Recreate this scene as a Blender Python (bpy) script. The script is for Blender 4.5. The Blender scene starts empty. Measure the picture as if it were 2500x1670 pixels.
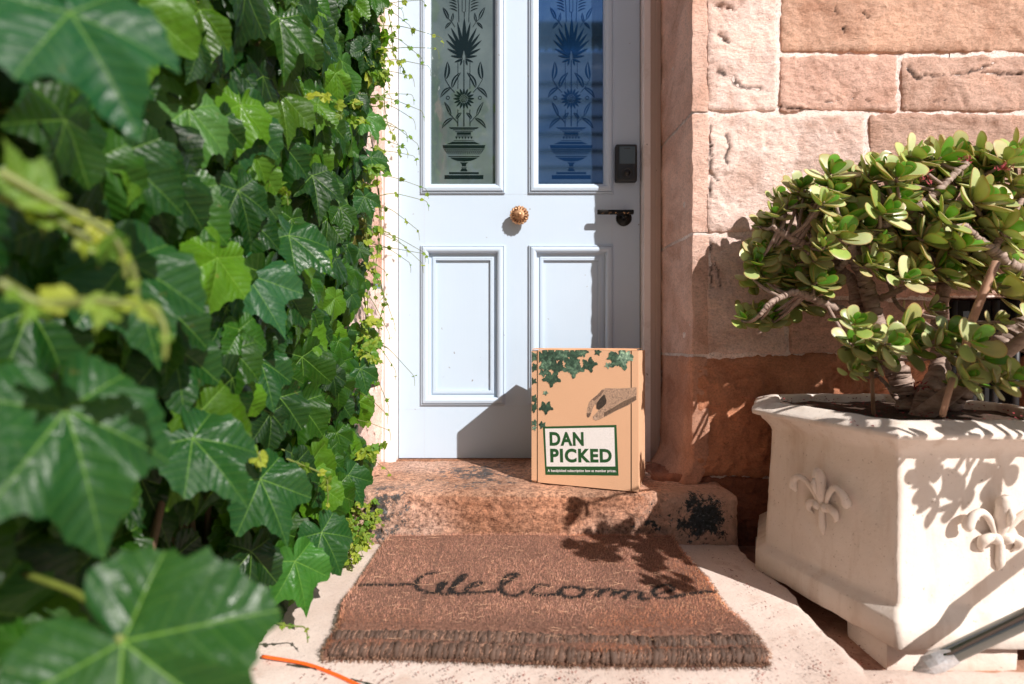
import bpy, math, random
import numpy as np
from mathutils import Vector, Matrix
R = math.radians
scene = bpy.context.scene
C = scene.collection

# ---------------------------------------------------------------- camera, sky, sun, exposure
F = 1280.0                      # focal length in photograph pixels (2500 wide)
EYE = 0.595
cam_d = bpy.data.cameras.new('camera'); cam = bpy.data.objects.new('camera', cam_d); C.objects.link(cam)
cam.location = (0, 0, EYE); cam.rotation_euler = (R(90), 0, 0)
cam_d.sensor_width = 36.0; cam_d.lens = 36.0 * F / 2500.0
cam_d.clip_start = 0.02; cam_d.clip_end = 2000
cam_d.dof.use_dof = True; cam_d.dof.focus_distance = 1.55; cam_d.dof.aperture_fstop = 2.1
scene.camera = cam
SUN = Vector((-0.80, 1.0, -0.95)).normalized()
sun_d = bpy.data.lights.new('sun', 'SUN'); sun = bpy.data.objects.new('sun', sun_d); C.objects.link(sun)
sun_d.energy = 5.0; sun_d.angle = R(0.53); sun_d.color = (1.0, 0.94, 0.89)
sun.rotation_euler = SUN.to_track_quat('-Z', 'Y').to_euler(); sun.location = (3, -3, 4)
w = bpy.data.worlds.new('World'); scene.world = w; w.use_nodes = True
nt = w.node_tree; sky = nt.nodes.new('ShaderNodeTexSky'); sky.sky_type = 'NISHITA'; sky.sun_disc = False
sky.sun_elevation = R(36.6); sky.sun_rotation = math.atan2(0.80, -1.0)
nt.links.new(sky.outputs[0], nt.nodes['Background'].inputs[0]); nt.nodes['Background'].inputs[1].default_value = 0.05
scene.view_settings.view_transform = 'Standard'; scene.view_settings.look = 'None'
scene.view_settings.exposure = 0.42; scene.view_settings.gamma = 1.0

# ---------------------------------------------------------------- helpers: numbers
rng = np.random.RandomState(11); random.seed(5)
def PX(px, py, Y):
    return np.array([(px - 1250.0) * Y / F, Y, EYE - (py - 835.0) * Y / F])
def ray_plane(px, py, P0, N):
    d = np.array([(px - 1250.0) / F, 1.0, -(py - 835.0) / F]); o = np.array([0, 0, EYE])
    t = np.dot(np.array(P0) - o, N) / np.dot(d, N); return o + d * t
def hsh(ix, iy, iz, seed):
    h = (ix.astype(np.int64) * 374761393 + iy.astype(np.int64) * 668265263 + iz.astype(np.int64) * 2147483647 + seed * 1274126177) & 0xFFFFFFFF
    h = ((h ^ (h >> 13)) * 1274126177) & 0xFFFFFFFF
    h = ((h ^ (h >> 16)) * 2246822519) & 0xFFFFFFFF
    return ((h ^ (h >> 15)) & 0xFFFF) / 65535.0
def vn(P, seed=0):
    P = np.asarray(P, float); i = np.floor(P).astype(np.int64); f = P - i; f = f * f * (3 - 2 * f)
    r = 0
    for dx in (0, 1):
        for dy in (0, 1):
            for dz in (0, 1):
                wgt = (f[:, 0] if dx else 1 - f[:, 0]) * (f[:, 1] if dy else 1 - f[:, 1]) * (f[:, 2] if dz else 1 - f[:, 2])
                r = r + wgt * hsh(i[:, 0] + dx, i[:, 1] + dy, i[:, 2] + dz, seed)
    return r * 2 - 1
def fbm(P, scale, octv=4, seed=0, gain=0.5):
    P = np.asarray(P, float) / scale; a = 1.0; r = 0
    for k in range(octv):
        r = r + a * vn(P + 17.3 * k, seed + k); P = P * 2.03; a *= gain
    return r

# ---------------------------------------------------------------- helpers: meshes
class MB:
    def __init__(s): s.v = []; s.f = []; s.n = 0; s.uv = []; s.col = []; s.tri = []
    def add(s, V, Fs, uv=None, col=None):
        V = np.asarray(V, float).reshape(-1, 3); n = len(V)
        s.v.append(V)
        if isinstance(Fs, np.ndarray): s.f.append(Fs + s.n)
        else:
            by = {}
            for f in Fs: by.setdefault(len(f), []).append(f)
            for k in by: s.f.append(np.array(by[k], int) + s.n)
        s.uv.append(np.zeros((n, 2)) if uv is None else np.asarray(uv, float))
        c = np.ones((n, 3)) * 0.5 if col is None else np.asarray(col, float)
        if c.ndim == 1: c = np.tile(c, (n, 1))
        s.col.append(c); s.n += n
    def box(s, a, b, col=None):
        (x0, y0, z0), (x1, y1, z1) = a, b
        s.add([(x0,y0,z0),(x1,y0,z0),(x1,y1,z0),(x0,y1,z0),(x0,y0,z1),(x1,y0,z1),(x1,y1,z1),(x0,y1,z1)],
              [(0,3,2,1),(4,5,6,7),(0,1,5,4),(1,2,6,5),(2,3,7,6),(3,0,4,7)], col=col)
    def build(s, name, mat, parent=None, smooth=True):
        V = np.concatenate(s.v); me = bpy.data.meshes.new(name)
        loops = np.concatenate([f.reshape(-1) for f in s.f]); tot = np.concatenate([np.full(len(f), f.shape[1]) for f in s.f])
        st = np.concatenate([[0], np.cumsum(tot)[:-1]])
        me.vertices.add(len(V)); me.vertices.foreach_set('co', V.reshape(-1))
        me.loops.add(len(loops)); me.loops.foreach_set('vertex_index', loops.astype(np.int32))
        me.polygons.add(len(tot)); me.polygons.foreach_set('loop_start', st.astype(np.int32))
        try: me.polygons.foreach_set('loop_total', tot.astype(np.int32))
        except Exception: pass
        me.polygons.foreach_set('use_smooth', np.full(len(tot), smooth))
        uvl = me.uv_layers.new(name='UVMap'); uv = np.concatenate(s.uv)[loops]; uvl.data.foreach_set('uv', uv.reshape(-1))
        ca = me.color_attributes.new('tint', 'FLOAT_COLOR', 'POINT')
        c4 = np.ones((len(V), 4)); c4[:, :3] = np.concatenate(s.col); ca.data.foreach_set('color', c4.reshape(-1))
        me.update(calc_edges=True); me.validate()
        me.materials.append(mat)
        o = bpy.data.objects.new(name, me); C.objects.link(o)
        if parent: o.parent = parent; o.matrix_parent_inverse = Matrix.Translation(-Vector(parent.location))
        return o
def empty(name, loc, label=None, cat=None, group=None):
    o = bpy.data.objects.new(name, None); C.objects.link(o); o.location = loc; o.empty_display_size = 0.05
    return tag(o, label, cat, group)
def tag(o, label=None, cat=None, group=None, kind=None):
    if label: o['label'] = label
    if cat: o['category'] = cat
    if group: o['group'] = group
    if kind: o['kind'] = kind
    return o
def tube(mb, pts, rad, sides=8, col=None, cap=True, jitter=0.0):
    pts = np.asarray(pts, float); n = len(pts); rad = np.broadcast_to(np.asarray(rad, float), (n,))
    T = np.gradient(pts, axis=0); T /= (np.linalg.norm(T, axis=1, keepdims=True) + 1e-9)
    up = np.array([0.3, 0.2, 1.0]) if abs(T[0][2]) < 0.9 else np.array([1.0, 0.1, 0])
    V = []; a = np.arange(sides) * 2 * math.pi / sides; nrm = None
    for i in range(n):
        nrm = (up if nrm is None else nrm) - T[i] * np.dot(up if nrm is None else nrm, T[i]); nrm /= np.linalg.norm(nrm) + 1e-9
        b = np.cross(T[i], nrm); r = rad[i] * (1 + jitter * rng.uniform(-1, 1, sides))
        V.append(pts[i] + np.outer(np.cos(a) * r, nrm) + np.outer(np.sin(a) * r, b))
    V = np.concatenate(V); Fs = []
    for i in range(n - 1):
        for k in range(sides):
            k2 = (k + 1) % sides; Fs.append((i*sides+k, i*sides+k2, (i+1)*sides+k2, (i+1)*sides+k))
    if cap:
        V = np.vstack([V, pts[0] , pts[-1]])
        for k in range(sides):
            k2 = (k + 1) % sides; Fs.append((n*sides, k2, k)); Fs.append((n*sides+1, (n-1)*sides+k, (n-1)*sides+k2))
    mb.add(V, Fs, col=col)
def spline(P, m=8):
    P = np.asarray(P, float); Q = np.vstack([2*P[0]-P[1], P, 2*P[-1]-P[-2]]); out = []
    for i in range(1, len(Q) - 2):
        for t in np.linspace(0, 1, m, endpoint=False):
            a, b, c, d = Q[i-1], Q[i], Q[i+1], Q[i+2]
            out.append(0.5*((2*b)+(c-a)*t+(2*a-5*b+4*c-d)*t*t+(3*b-a-3*c+d)*t**3))
    out.append(P[-1]); return np.array(out)
def lathe(mb, prof, centre, axis=(0, -1, 0), seg=40, fn=None, col=None):
    """prof: (radius, height along axis)"""
    ax = np.array(axis, float); ax /= np.linalg.norm(ax)
    u = np.cross(ax, [0, 0, 1.0]); u = u / np.linalg.norm(u) if np.linalg.norm(u) > 1e-6 else np.array([1.0, 0, 0]); v = np.cross(ax, u)
    a = np.arange(seg) * 2 * math.pi / seg; V = []
    for j, (r, h) in enumerate(prof):
        rr = np.full(seg, r); hh = np.full(seg, h)
        if fn: rr, hh = fn(j, a, rr, hh)
        V.append(np.array(centre) + np.outer(rr*np.cos(a), u) + np.outer(rr*np.sin(a), v) + np.outer(hh, ax))
    V = np.concatenate(V); n = len(prof)
    i = np.arange(n-1)[:, None]; k = np.arange(seg)[None, :]; k2 = (k+1) % seg
    Fs = np.stack([i*seg+k, i*seg+k2, (i+1)*seg+k2, (i+1)*seg+k], -1).reshape(-1, 4)
    mb.add(V, Fs, col=col)
def grid_faces(nu, nv):
    i = np.arange(nu-1)[:, None]; j = np.arange(nv-1)[None, :]
    return np.stack([i*nv+j, (i+1)*nv+j, (i+1)*nv+j+1, i*nv+j+1], -1).reshape(-1, 4)
def rbox(mb, mn, mx, r, res, disp=None, faces='-y+x-x+z-z+y', col=None, post=None, colf=None):
    """rounded box of displaced grids"""
    mn = np.array(mn, float); mx = np.array(mx, float)
    for k in range(0, len(faces), 2):
        s = 1 if faces[k] == '+' else -1; ax = 'xyz'.index(faces[k+1]); oa = [i for i in range(3) if i != ax]
        ns = [max(2, int(round((mx[i]-mn[i]) / res)) + 1) for i in oa]
        A, B = np.meshgrid(np.linspace(mn[oa[0]], mx[oa[0]], ns[0]), np.linspace(mn[oa[1]], mx[oa[1]], ns[1]), indexing='ij')
        P = np.zeros((ns[0]*ns[1], 3)); P[:, oa[0]] = A.ravel(); P[:, oa[1]] = B.ravel(); P[:, ax] = mx[ax] if s > 0 else mn[ax]
        q = np.clip(P, mn + r, mx - r); d = P - q; d /= np.linalg.norm(d, axis=1, keepdims=True) + 1e-9
        V = q + d * r
        if disp is not None: V = V + d * disp(V, d)[:, None]
        if post is not None: V = post(V)
        fc = grid_faces(*ns)
        flip = (s < 0) ^ (ax == 1)
        if flip: fc = fc[:, ::-1]
        mb.add(V, fc, col=(colf(P) if colf else col))
def mitre(mb, rect, prof, y0):
    """moulding swept round a rectangle in a wall plane facing -y; prof: (inset, height)"""
    x0, x1, z0, z1 = rect; V = []
    for (i, h) in prof:
        V += [(x0+i, y0-h, z0+i), (x1-i, y0-h, z0+i), (x1-i, y0-h, z1-i), (x0+i, y0-h, z1-i)]
    Fs = []
    for j in range(len(prof)-1):
        for k in range(4):
            k2 = (k+1) % 4; Fs.append((j*4+k, j*4+k2, (j+1)*4+k2, (j+1)*4+k))
    mb.add(V, Fs)

# ---------------------------------------------------------------- helpers: materials
class NT:
    def __init__(s, name):
        s.m = bpy.data.materials.new(name); s.m.use_nodes = True; s.t = s.m.node_tree; s.b = s.t.nodes['Principled BSDF']
        s.out = s.t.nodes['Material Output']
    def n(s, t, **k):
        nd = s.t.nodes.new(t)
        for a, b in k.items():
            if a.startswith('i_'): nd.inputs[a[2:].replace('_', ' ')].default_value = b
            else: setattr(nd, a, b)
        return nd
    def l(s, a, b): s.t.links.new(a, b)
    def obj(s):
        if not hasattr(s, 'tc'): s.tc = s.n('ShaderNodeTexCoord')
        return s.tc.outputs['Object']
    def noise(s, scale, detail=6, rough=0.55, vec=None, dist=0.0):
        nd = s.n('ShaderNodeTexNoise'); nd.inputs['Scale'].default_value = scale; nd.inputs['Detail'].default_value = detail
        nd.inputs['Roughness'].default_value = rough; nd.inputs['Distortion'].default_value = dist
        s.l(vec if vec is not None else s.obj(), nd.inputs['Vector']); return nd.outputs['Fac']
    def ramp(s, src, stops):
        r = s.n('ShaderNodeValToRGB'); e = r.color_ramp.elements
        while len(e) < len(stops): e.new(0.5)
        for k, (p, c) in enumerate(stops):
            e[k].position = p; e[k].color = (c, c, c, 1) if not hasattr(c, '__len__') else (*c, 1)
        s.l(src, r.inputs[0]); return r.outputs[0]
    def mix(s, fac, a, b, mode='MIX'):
        m = s.n('ShaderNodeMix', data_type='RGBA', blend_type=mode)
        for sock, v in ((m.inputs[0], fac), (m.inputs[6], a), (m.inputs[7], b)):
            if hasattr(v, 'links') or isinstance(v, bpy.types.NodeSocket): s.l(v, sock)
            elif hasattr(v, '__len__'): sock.default_value = (*v, 1)
            else: sock.default_value = v
        return m.outputs[2]
    def math(s, op, a, b=None, c=None):
        m = s.n('ShaderNodeMath', operation=op)
        for k, v in enumerate((a, b, c)):
            if v is None: continue
            if isinstance(v, bpy.types.NodeSocket): s.l(v, m.inputs[k])
            else: m.inputs[k].default_value = v
        return m.outputs[0]
    def bump(s, h, strength=0.3, dist=0.002, prev=None):
        b = s.n('ShaderNodeBump'); b.inputs['Strength'].default_value = strength; b.inputs['Distance'].default_value = dist
        s.l(h, b.inputs['Height'])
        if prev is not None: s.l(prev, b.inputs['Normal'])
        return b.outputs['Normal']
    def attr(s, name='tint'):
        a = s.n('ShaderNodeAttribute', attribute_name=name); return a.outputs['Color']
    def setb(s, **k):
        for a, v in k.items():
            sock = s.b.inputs[a.replace('_', ' ')]
            if isinstance(v, bpy.types.NodeSocket): s.l(v, sock)
            elif hasattr(v, '__len__') and len(v) == 3: sock.default_value = (*v, 1)
            else: sock.default_value = v
        return s.m

def mat_simple(name, col, rough=0.5, metal=0.0, bump=None, var=0.0, vscale=20, **k):
    t = NT(name)
    if var:
        c = t.mix(t.ramp(t.noise(vscale), [(0.3, 0.0), (0.7, 1.0)]), tuple(x*(1-var) for x in col), tuple(min(1, x*(1+var)) for x in col)); t.setb(Base_Color=c)
    else: t.setb(Base_Color=col)
    t.setb(Roughness=rough, Metallic=metal, **k)
    if bump: t.setb(Normal=t.bump(t.noise(bump[0]), bump[1], bump[2]))
    return t.m

def mat_stone(name, scale=1.0, black=False, smooth=False):
    t = NT(name); tint = t.attr()
    big = t.ramp(t.noise(7*scale, 5, 0.6, dist=0.6), [(0.30, (0.74, 0.64, 0.58)), (0.5, (1, 1, 1)), (0.7, (1.15, 1.10, 1.06))])
    c = t.mix(1.0, tint, big, 'MULTIPLY')
    red = t.ramp(t.noise(3.2*scale, 3, 0.5, dist=1.2), [(0.52, 0.0), (0.75, 0.42)])
    c = t.mix(red, c, (0.42, 0.17, 0.085))
    fine = t.ramp(t.noise(160, 6, 0.7), [(0.36, 0.72), (0.5, 1.0), (0.62, 1.12)])
    c = t.mix(0.85, c, t.mix(1.0, c, fine, 'MULTIPLY'))
    pits = t.ramp(t.noise(60, 6, 0.7, dist=0.8), [(0.29, 1.0), (0.335, 0.0)])
    c = t.mix(t.math('MULTIPLY', pits, 0.6), c, (0.05, 0.025, 0.015))
    if black:
        sp1 = t.ramp(t.noise(85, 7, 0.8), [(0.40, (0.35, 0.28, 0.25)), (0.50, (1, 1, 1)), (0.60, (1.5, 1.45, 1.4))]); c = t.mix(0.9, c, t.mix(1.0, c, sp1, 'MULTIPLY'))
    rough = 0.93
    if black:
        v = t.obj(); sx = t.n('ShaderNodeSeparateXYZ'); t.l(v, sx.inputs[0])
        def blob(x, y, z, r):
            vm = t.n('ShaderNodeVectorMath', operation='DISTANCE'); t.l(v, vm.inputs[0]); vm.inputs[1].default_value = (x, y, z)
            return t.math('SUBTRACT', 1.0, t.math('DIVIDE', vm.outputs['Value'], r))
        def blob_ext(x, y, z, r, sx_, sz_):
            mp = t.n('ShaderNodeMapping'); mp.vector_type = 'POINT'; mp.inputs['Scale'].default_value = (1/sx_, 1, 1/sz_); t.l(v, mp.inputs[0])
            vm = t.n('ShaderNodeVectorMath', operation='DISTANCE'); t.l(mp.outputs[0], vm.inputs[0]); vm.inputs[1].default_value = (x/sx_, y, z/sz_)
            return t.math('SUBTRACT', 1.0, t.math('DIVIDE', vm.outputs['Value'], r))
        n1 = t.noise(26, 10, 0.82, dist=0.3)
        m1 = blob_ext(0.56, 1.54, 0.075, 0.10, 1.15, 1.0)
        f1 = t.ramp(t.math('ADD', n1, t.math('MULTIPLY', m1, 0.30)), [(0.625, 0.0), (0.637, 1.0)])
        m2 = t.math('MAXIMUM', blob(-0.12, 1.78, 0.15, 0.30), blob(-0.40, 1.55, 0.09, 0.2))
        f2 = t.ramp(t.math('ADD', t.noise(30, 9, 0.8), t.math('MULTIPLY', m2, 0.22)), [(0.66, 0.0), (0.68, 0.9)])
        m3 = blob_ext(0.40, 1.54, 0.07, 0.08, 1.3, 0.8)
        f3 = t.ramp(t.math('ADD', t.noise(34, 8, 0.7), t.math('MULTIPLY', m3, 0.2)), [(0.68, 0.0), (0.69, 1.0)])
        grey = t.ramp(t.noise(120, 4), [(0.4, (0.015, 0.02, 0.022)), (0.62, (0.05, 0.065, 0.072)), (0.7, (0.25, 0.27, 0.28))])
        pale = blob_ext(0.57, 1.54, 0.08, 0.16, 1.2, 1.0)
        c = t.mix(t.ramp(t.math('ADD', n1, t.math('MULTIPLY', pale, 0.35)), [(0.50, 0.0), (0.66, 0.8)]), c, (0.62, 0.40, 0.30))
        fm = t.math('MAXIMUM', t.math('MAXIMUM', f1, f2), f3); c = t.mix(fm, c, grey)
        rough = t.math('SUBTRACT', 0.95, t.math('MULTIPLY', fm, 0.5))
        t.setb(Roughness=rough)
    else: t.setb(Roughness=rough)
    mpz = t.n('ShaderNodeMapping'); mpz.inputs['Scale'].default_value = (1, 1, 1.9); t.l(t.obj(), mpz.inputs[0]); n = t.bump(t.noise(48*scale, 9, 0.78, vec=mpz.outputs[0], dist=0.5), 1.0, 0.011)
    n = t.bump(t.noise(240, 5, 0.7), 0.55, 0.0016, n)
    n = t.bump(pits, 0.6, -0.004, n)
    return t.setb(Base_Color=c, Normal=n)

M = {}
M['stone'] = mat_stone('sandstone')
M['stone_step'] = mat_stone('worn_step_stone', 1.3, black=True)
def mat_mortar():
    t = NT('mortar'); c = t.mix(t.ramp(t.noise(30), [(0.35, 0.0), (0.65, 1.0)]), (0.70, 0.55, 0.49), (0.82, 0.70, 0.645))
    d = t.ramp(t.noise(140, 5, 0.7), [(0.36, 0.55), (0.5, 1.0)]); c = t.mix(1.0, c, d, 'MULTIPLY')
    n = t.bump(t.noise(60, 6, 0.6), 0.6, 0.004); return t.setb(Base_Color=c, Roughness=0.9, Normal=t.bump(t.noise(300, 4), 0.4, 0.001, n))
M['mortar'] = mat_mortar()
def mat_paint(name, col, grime=0.0):
    t = NT(name)
    mp = t.n('ShaderNodeMapping'); mp.inputs['Scale'].default_value = (90, 90, 3); t.l(t.obj(), mp.inputs[0])
    grain = t.noise(1.0, 4, 0.6, vec=mp.outputs[0])
    c = t.mix(t.ramp(t.noise(2.5, 3), [(0.35, 0.0), (0.7, 1.0)]), tuple(x*0.955 for x in col), col)
    chip = t.ramp(t.noise(55, 3, 0.5), [(0.735, 0.0), (0.745, 1.0)])
    c = t.mix(t.math('MULTIPLY', chip, 0.8), c, (0.16, 0.12, 0.10))
    if grime:
        g = t.ramp(t.noise(14, 8, 0.75), [(0.52, 0.0), (0.62, grime)]); c = t.mix(g, c, (0.42, 0.33, 0.26))
    n = t.bump(grain, 0.28, 0.001); n = t.bump(t.noise(45, 3), 0.06, 0.001, n)
    return t.setb(Base_Color=c, Roughness=0.36, Normal=n)
M['door_paint'] = mat_paint('pale_blue_gloss_paint', (0.487, 0.592, 0.71))
M['frame_paint'] = mat_paint('cream_frame_paint', (0.82, 0.76, 0.74), 0.25)
M['architrave'] = mat_paint('stone_coloured_frame_paint', (0.52, 0.40, 0.33), 0.2)
def mat_concrete(name, a, b, dirt=(0.35, 0.2, 0.14), ds=(0.60, 0.68), bumpd=0.002):
    t = NT(name); c = t.mix(t.ramp(t.noise(4, 6, 0.6), [(0.3, 0.0), (0.7, 1.0)]), a, b)
    sp = t.ramp(t.noise(230, 4, 0.7), [(0.34, 0.75), (0.46, 1.0)]); c = t.mix(1.0, c, sp, 'MULTIPLY')
    st = t.ramp(t.noise(9, 9, 0.75, dist=0.5), [(ds[0], 0.0), (ds[1], 0.55)]); c = t.mix(st, c, dirt)
    n = t.bump(t.noise(34, 8, 0.65), 0.35, bumpd*2); n = t.bump(t.noise(260, 4, 0.7), 0.35, bumpd*0.5, n)
    return t.setb(Base_Color=c, Roughness=0.88, Normal=n)
M['paving'] = mat_concrete('pale_paving_stone', (0.58, 0.45, 0.38), (0.78, 0.66, 0.59), (0.40, 0.24, 0.17), (0.54, 0.70), 0.003)
M['planter'] = mat_concrete('cast_stone', (0.64, 0.55, 0.47), (0.72, 0.635, 0.56), (0.50, 0.33, 0.21), (0.62, 0.80), 0.0014)
M['earth'] = mat_concrete('reddish_ground', (0.36, 0.17, 0.10), (0.52, 0.30, 0.21), (0.20, 0.09, 0.05), (0.5, 0.6), 0.006)
M['soil'] = mat_concrete('potting_soil', (0.035, 0.02, 0.013), (0.09, 0.05, 0.03), (0.02, 0.01, 0.008), (0.5, 0.6), 0.01)
M['black_plastic'] = mat_simple('black_plastic', (0.012, 0.014, 0.015), 0.35)
M['dark'] = mat_simple('dark_cavity', (0.004, 0.004, 0.004), 0.9)
M['vent'] = mat_simple('black_iron', (0.014, 0.015, 0.017), 0.5, bump=(80, 0.3, 0.001))
M['screen'] = mat_simple('grey_keypad_screen', (0.075, 0.11, 0.13), 0.25)
M['lever'] = NT('worn_black_bronze')
def _lever():
    t = M['lever']; n = t.noise(75, 6, 0.7); w_ = t.ramp(n, [(0.60, 0.0), (0.64, 1.0)])
    c = t.mix(w_, (0.015, 0.014, 0.013), (0.75, 0.42, 0.22)); t.setb(Base_Color=c, Metallic=0.9, Roughness=0.32)
    M['lever'] = t.m
_lever()
M['bronze_dark'] = mat_simple('black_bronze', (0.012, 0.012, 0.011), 0.3, 0.6)
def mat_brass():
    t = NT('aged_brass'); c = t.mix(t.ramp(t.noise(60, 5), [(0.35, 0.0), (0.65, 1.0)]), (0.28, 0.13, 0.06), (0.72, 0.44, 0.25))
    return t.setb(Base_Color=c, Metallic=0.55, Roughness=0.42, Normal=t.bump(t.noise(200, 4), 0.3, 0.0008))
M['brass'] = mat_brass(); M['brass_dark'] = mat_simple('tarnished_brass', (0.07, 0.03, 0.015), 0.5, 0.4)
def mat_frost(name, a, b, metal, rough, coat):
    t = NT(name); c = t.mix(t.ramp(t.noise(5, 7, 0.65, dist=0.5), [(0.35, 0.0), (0.65, 1.0)]), a, b)
    sp = t.ramp(t.noise(70, 6, 0.75), [(0.68, 0.0), (0.72, 0.35)]); c = t.mix(sp, c, (0.4, 0.5, 0.55))
    t.b.inputs['Coat IOR'].default_value = 2.1 if metal == 0 else 1.5
    return t.setb(Base_Color=c, Metallic=metal, Roughness=rough, Coat_Weight=coat, Coat_Roughness=0.02)
M['glass_green'] = mat_frost('frosted_glass', (0.045, 0.072, 0.072), (0.085, 0.12, 0.117), 0.0, 0.4, 0.8)
M['glass_blue'] = mat_frost('blue_reflection_glass', (0.085, 0.205, 0.43), (0.15, 0.29, 0.50), 0.85, 0.04, 0.3)  # base colour carries the blue of the reflection
M['etch_dark'] = mat_simple('clear_etched_glass', (0.004, 0.010, 0.010), 0.08)
M['etch_blue'] = mat_simple('blue_reflection_etch', (0.02, 0.085, 0.24), 0.05, 0.85)  # same reflected blue painted into the clear motif

# ivy leaf : UV = (distance to nearest vein, distance along it), tint = per-leaf colour
def mat_leaf(name, spec=0.28, rough=0.36, trans=0.24, veinc=(0.22, 0.42, 0.06)):
    t = NT(name); uvn = t.n('ShaderNodeUVMap'); s = t.n('ShaderNodeSeparateXYZ'); t.l(uvn.outputs[0], s.inputs[0])
    perp, al = s.outputs[0], s.outputs[1]; tint = t.attr()
    main = t.ramp(t.math('ADD', perp, t.math('MULTIPLY', al, 0.006)), [(0.003, 1.0), (0.0115, 0.0)])
    k = t.math('FRACT', t.math('MULTIPLY', t.math('SUBTRACT', al, t.math('MULTIPLY', perp, 0.75)), 8.0))
    sec = t.ramp(t.math('ABSOLUTE', t.math('SUBTRACT', k, 0.5)), [(0.0, 1.0), (0.045, 0.0)])
    c = t.mix(t.ramp(t.noise(26, 4), [(0.3, 0.0), (0.7, 1.0)]), t.mix(1.0, tint, (0.72, 0.78, 0.8), 'MULTIPLY'), tint)
    c = t.mix(t.math('MULTIPLY', sec, 0.18), c, veinc); c = t.mix(t.math('MULTIPLY', main, 0.55), c, veinc)
    brn = t.ramp(t.noise(38, 7, 0.75), [(0.64, 0.0), (0.72, 0.6)]); c = t.mix(brn, c, (0.20, 0.13, 0.04))
    puff = t.math('SINE', t.math('MULTIPLY', k, math.pi))
    h = t.math('SUBTRACT', t.math('MULTIPLY', puff, 0.6), t.math('MULTIPLY', main, 0.8)); rough = t.ramp(t.noise(14, 4), [(0.35, rough-0.08), (0.65, rough+0.22)])
    n = t.bump(t.noise(22, 4), 0.5, 0.012); n = t.bump(h, 0.30, 0.003, n); n = t.bump(t.noise(150, 4), 0.25, 0.002, n)
    t.setb(Base_Color=c, Roughness=rough, Normal=n); t.b.inputs['Specular IOR Level'].default_value = spec
    tr = t.n('ShaderNodeBsdfTranslucent'); tc = t.mix(0.5, c, (0.35, 0.75, 0.03), 'MIX'); t.l(tc, tr.inputs[0]); t.l(n, tr.inputs['Normal'])
    ms = t.n('ShaderNodeMixShader'); ms.inputs[0].default_value = trans
    t.l(t.b.outputs[0], ms.inputs[1]); t.l(tr.outputs[0], ms.inputs[2]); t.l(ms.outputs[0], t.out.inputs[0])
    return t.m
M['ivy'] = mat_leaf('ivy_leaf')
M['ivy_young'] = mat_leaf('young_ivy_leaf', 0.4, 0.4, 0.4, (0.55, 0.6, 0.15))
M['ivy_stem'] = mat_simple('ivy_stem', (0.12, 0.15, 0.025), 0.5, var=0.4, vscale=12)
M['ivy_wood'] = mat_simple('ivy_wood', (0.09, 0.055, 0.03), 0.8, bump=(60, 0.6, 0.004))
def mat_jade():
    t = NT('jade_leaf'); uvn = t.n('ShaderNodeUVMap'); s = t.n('ShaderNodeSeparateXYZ'); t.l(uvn.outputs[0], s.inputs[0])
    edge = t.ramp(s.outputs[0], [(0.86, 0.0), (1.0, 0.6)]); tint = t.attr()
    c = t.mix(t.ramp(t.noise(35, 4), [(0.3, 0.0), (0.7, 1.0)]), t.mix(1.0, tint, (0.8, 0.85, 0.9), 'MULTIPLY'), tint)
    c = t.mix(edge, c, (0.50, 0.15, 0.05))
    dots = t.ramp(t.noise(420, 2), [(0.66, 0.0), (0.7, 0.3)]); c = t.mix(dots, c, (0.5, 0.6, 0.35))
    t.setb(Base_Color=c, Roughness=0.34, Normal=t.bump(t.noise(120, 3), 0.15, 0.001), Subsurface_Weight=0.12, Subsurface_Scale=0.004)
    t.b.inputs['Subsurface Radius'].default_value = (0.5, 1.0, 0.2)
    tr = t.n('ShaderNodeBsdfTranslucent'); t.l(t.mix(0.5, c, (0.55, 0.75, 0.06)), tr.inputs[0]); ms = t.n('ShaderNodeMixShader'); ms.inputs[0].default_value = 0.30
    t.l(t.b.outputs[0], ms.inputs[1]); t.l(tr.outputs[0], ms.inputs[2]); t.l(ms.outputs[0], t.out.inputs[0]); return t.m
M['jade'] = mat_jade()
def mat_cast():
    t = NT('weathered_cast_stone'); c = t.mix(t.ramp(t.noise(5, 8, 0.65, dist=0.6), [(0.3, 0.0), (0.7, 1.0)]), (0.70, 0.61, 0.53), (0.80, 0.725, 0.655))
    mp = t.n('ShaderNodeMapping'); mp.inputs['Scale'].default_value = (14, 14, 2.2); t.l(t.obj(), mp.inputs[0])
    run = t.ramp(t.noise(1, 6, 0.65, vec=mp.outputs[0]), [(0.50, 0.0), (0.72, 0.5)]); c = t.mix(run, c, (0.44, 0.30, 0.20))
    pit = t.ramp(t.noise(190, 3, 0.6), [(0.27, 1.0), (0.33, 0.0)]); c = t.mix(t.math('MULTIPLY', pit, 0.7), c, (0.22, 0.15, 0.10))
    moss = t.ramp(t.noise(24, 8, 0.8), [(0.62, 0.0), (0.72, 0.4)]); c = t.mix(moss, c, (0.38, 0.30, 0.22))
    n = t.bump(t.noise(30, 8, 0.7), 0.45, 0.004); n = t.bump(t.noise(280, 4, 0.7), 0.4, 0.001, n); n = t.bump(pit, 0.8, -0.002, n)
    return t.setb(Base_Color=c, Roughness=0.9, Normal=n)
M['planter'] = mat_cast()
def mat_bark():
    t = NT('jade_bark'); mp = t.n('ShaderNodeMapping'); mp.inputs['Scale'].default_value = (30, 30, 60); t.l(t.obj(), mp.inputs[0])
    c = t.mix(t.ramp(t.noise(1, 6, 0.7, vec=mp.outputs[0]), [(0.35, 0.0), (0.65, 1.0)]), (0.20, 0.13, 0.10), (0.42, 0.31, 0.25))
    return t.setb(Base_Color=c, Roughness=0.7, Normal=t.bump(t.noise(1, 6, 0.7, vec=mp.outputs[0]), 0.4, 0.003))
M['bark'] = mat_bark()
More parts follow.
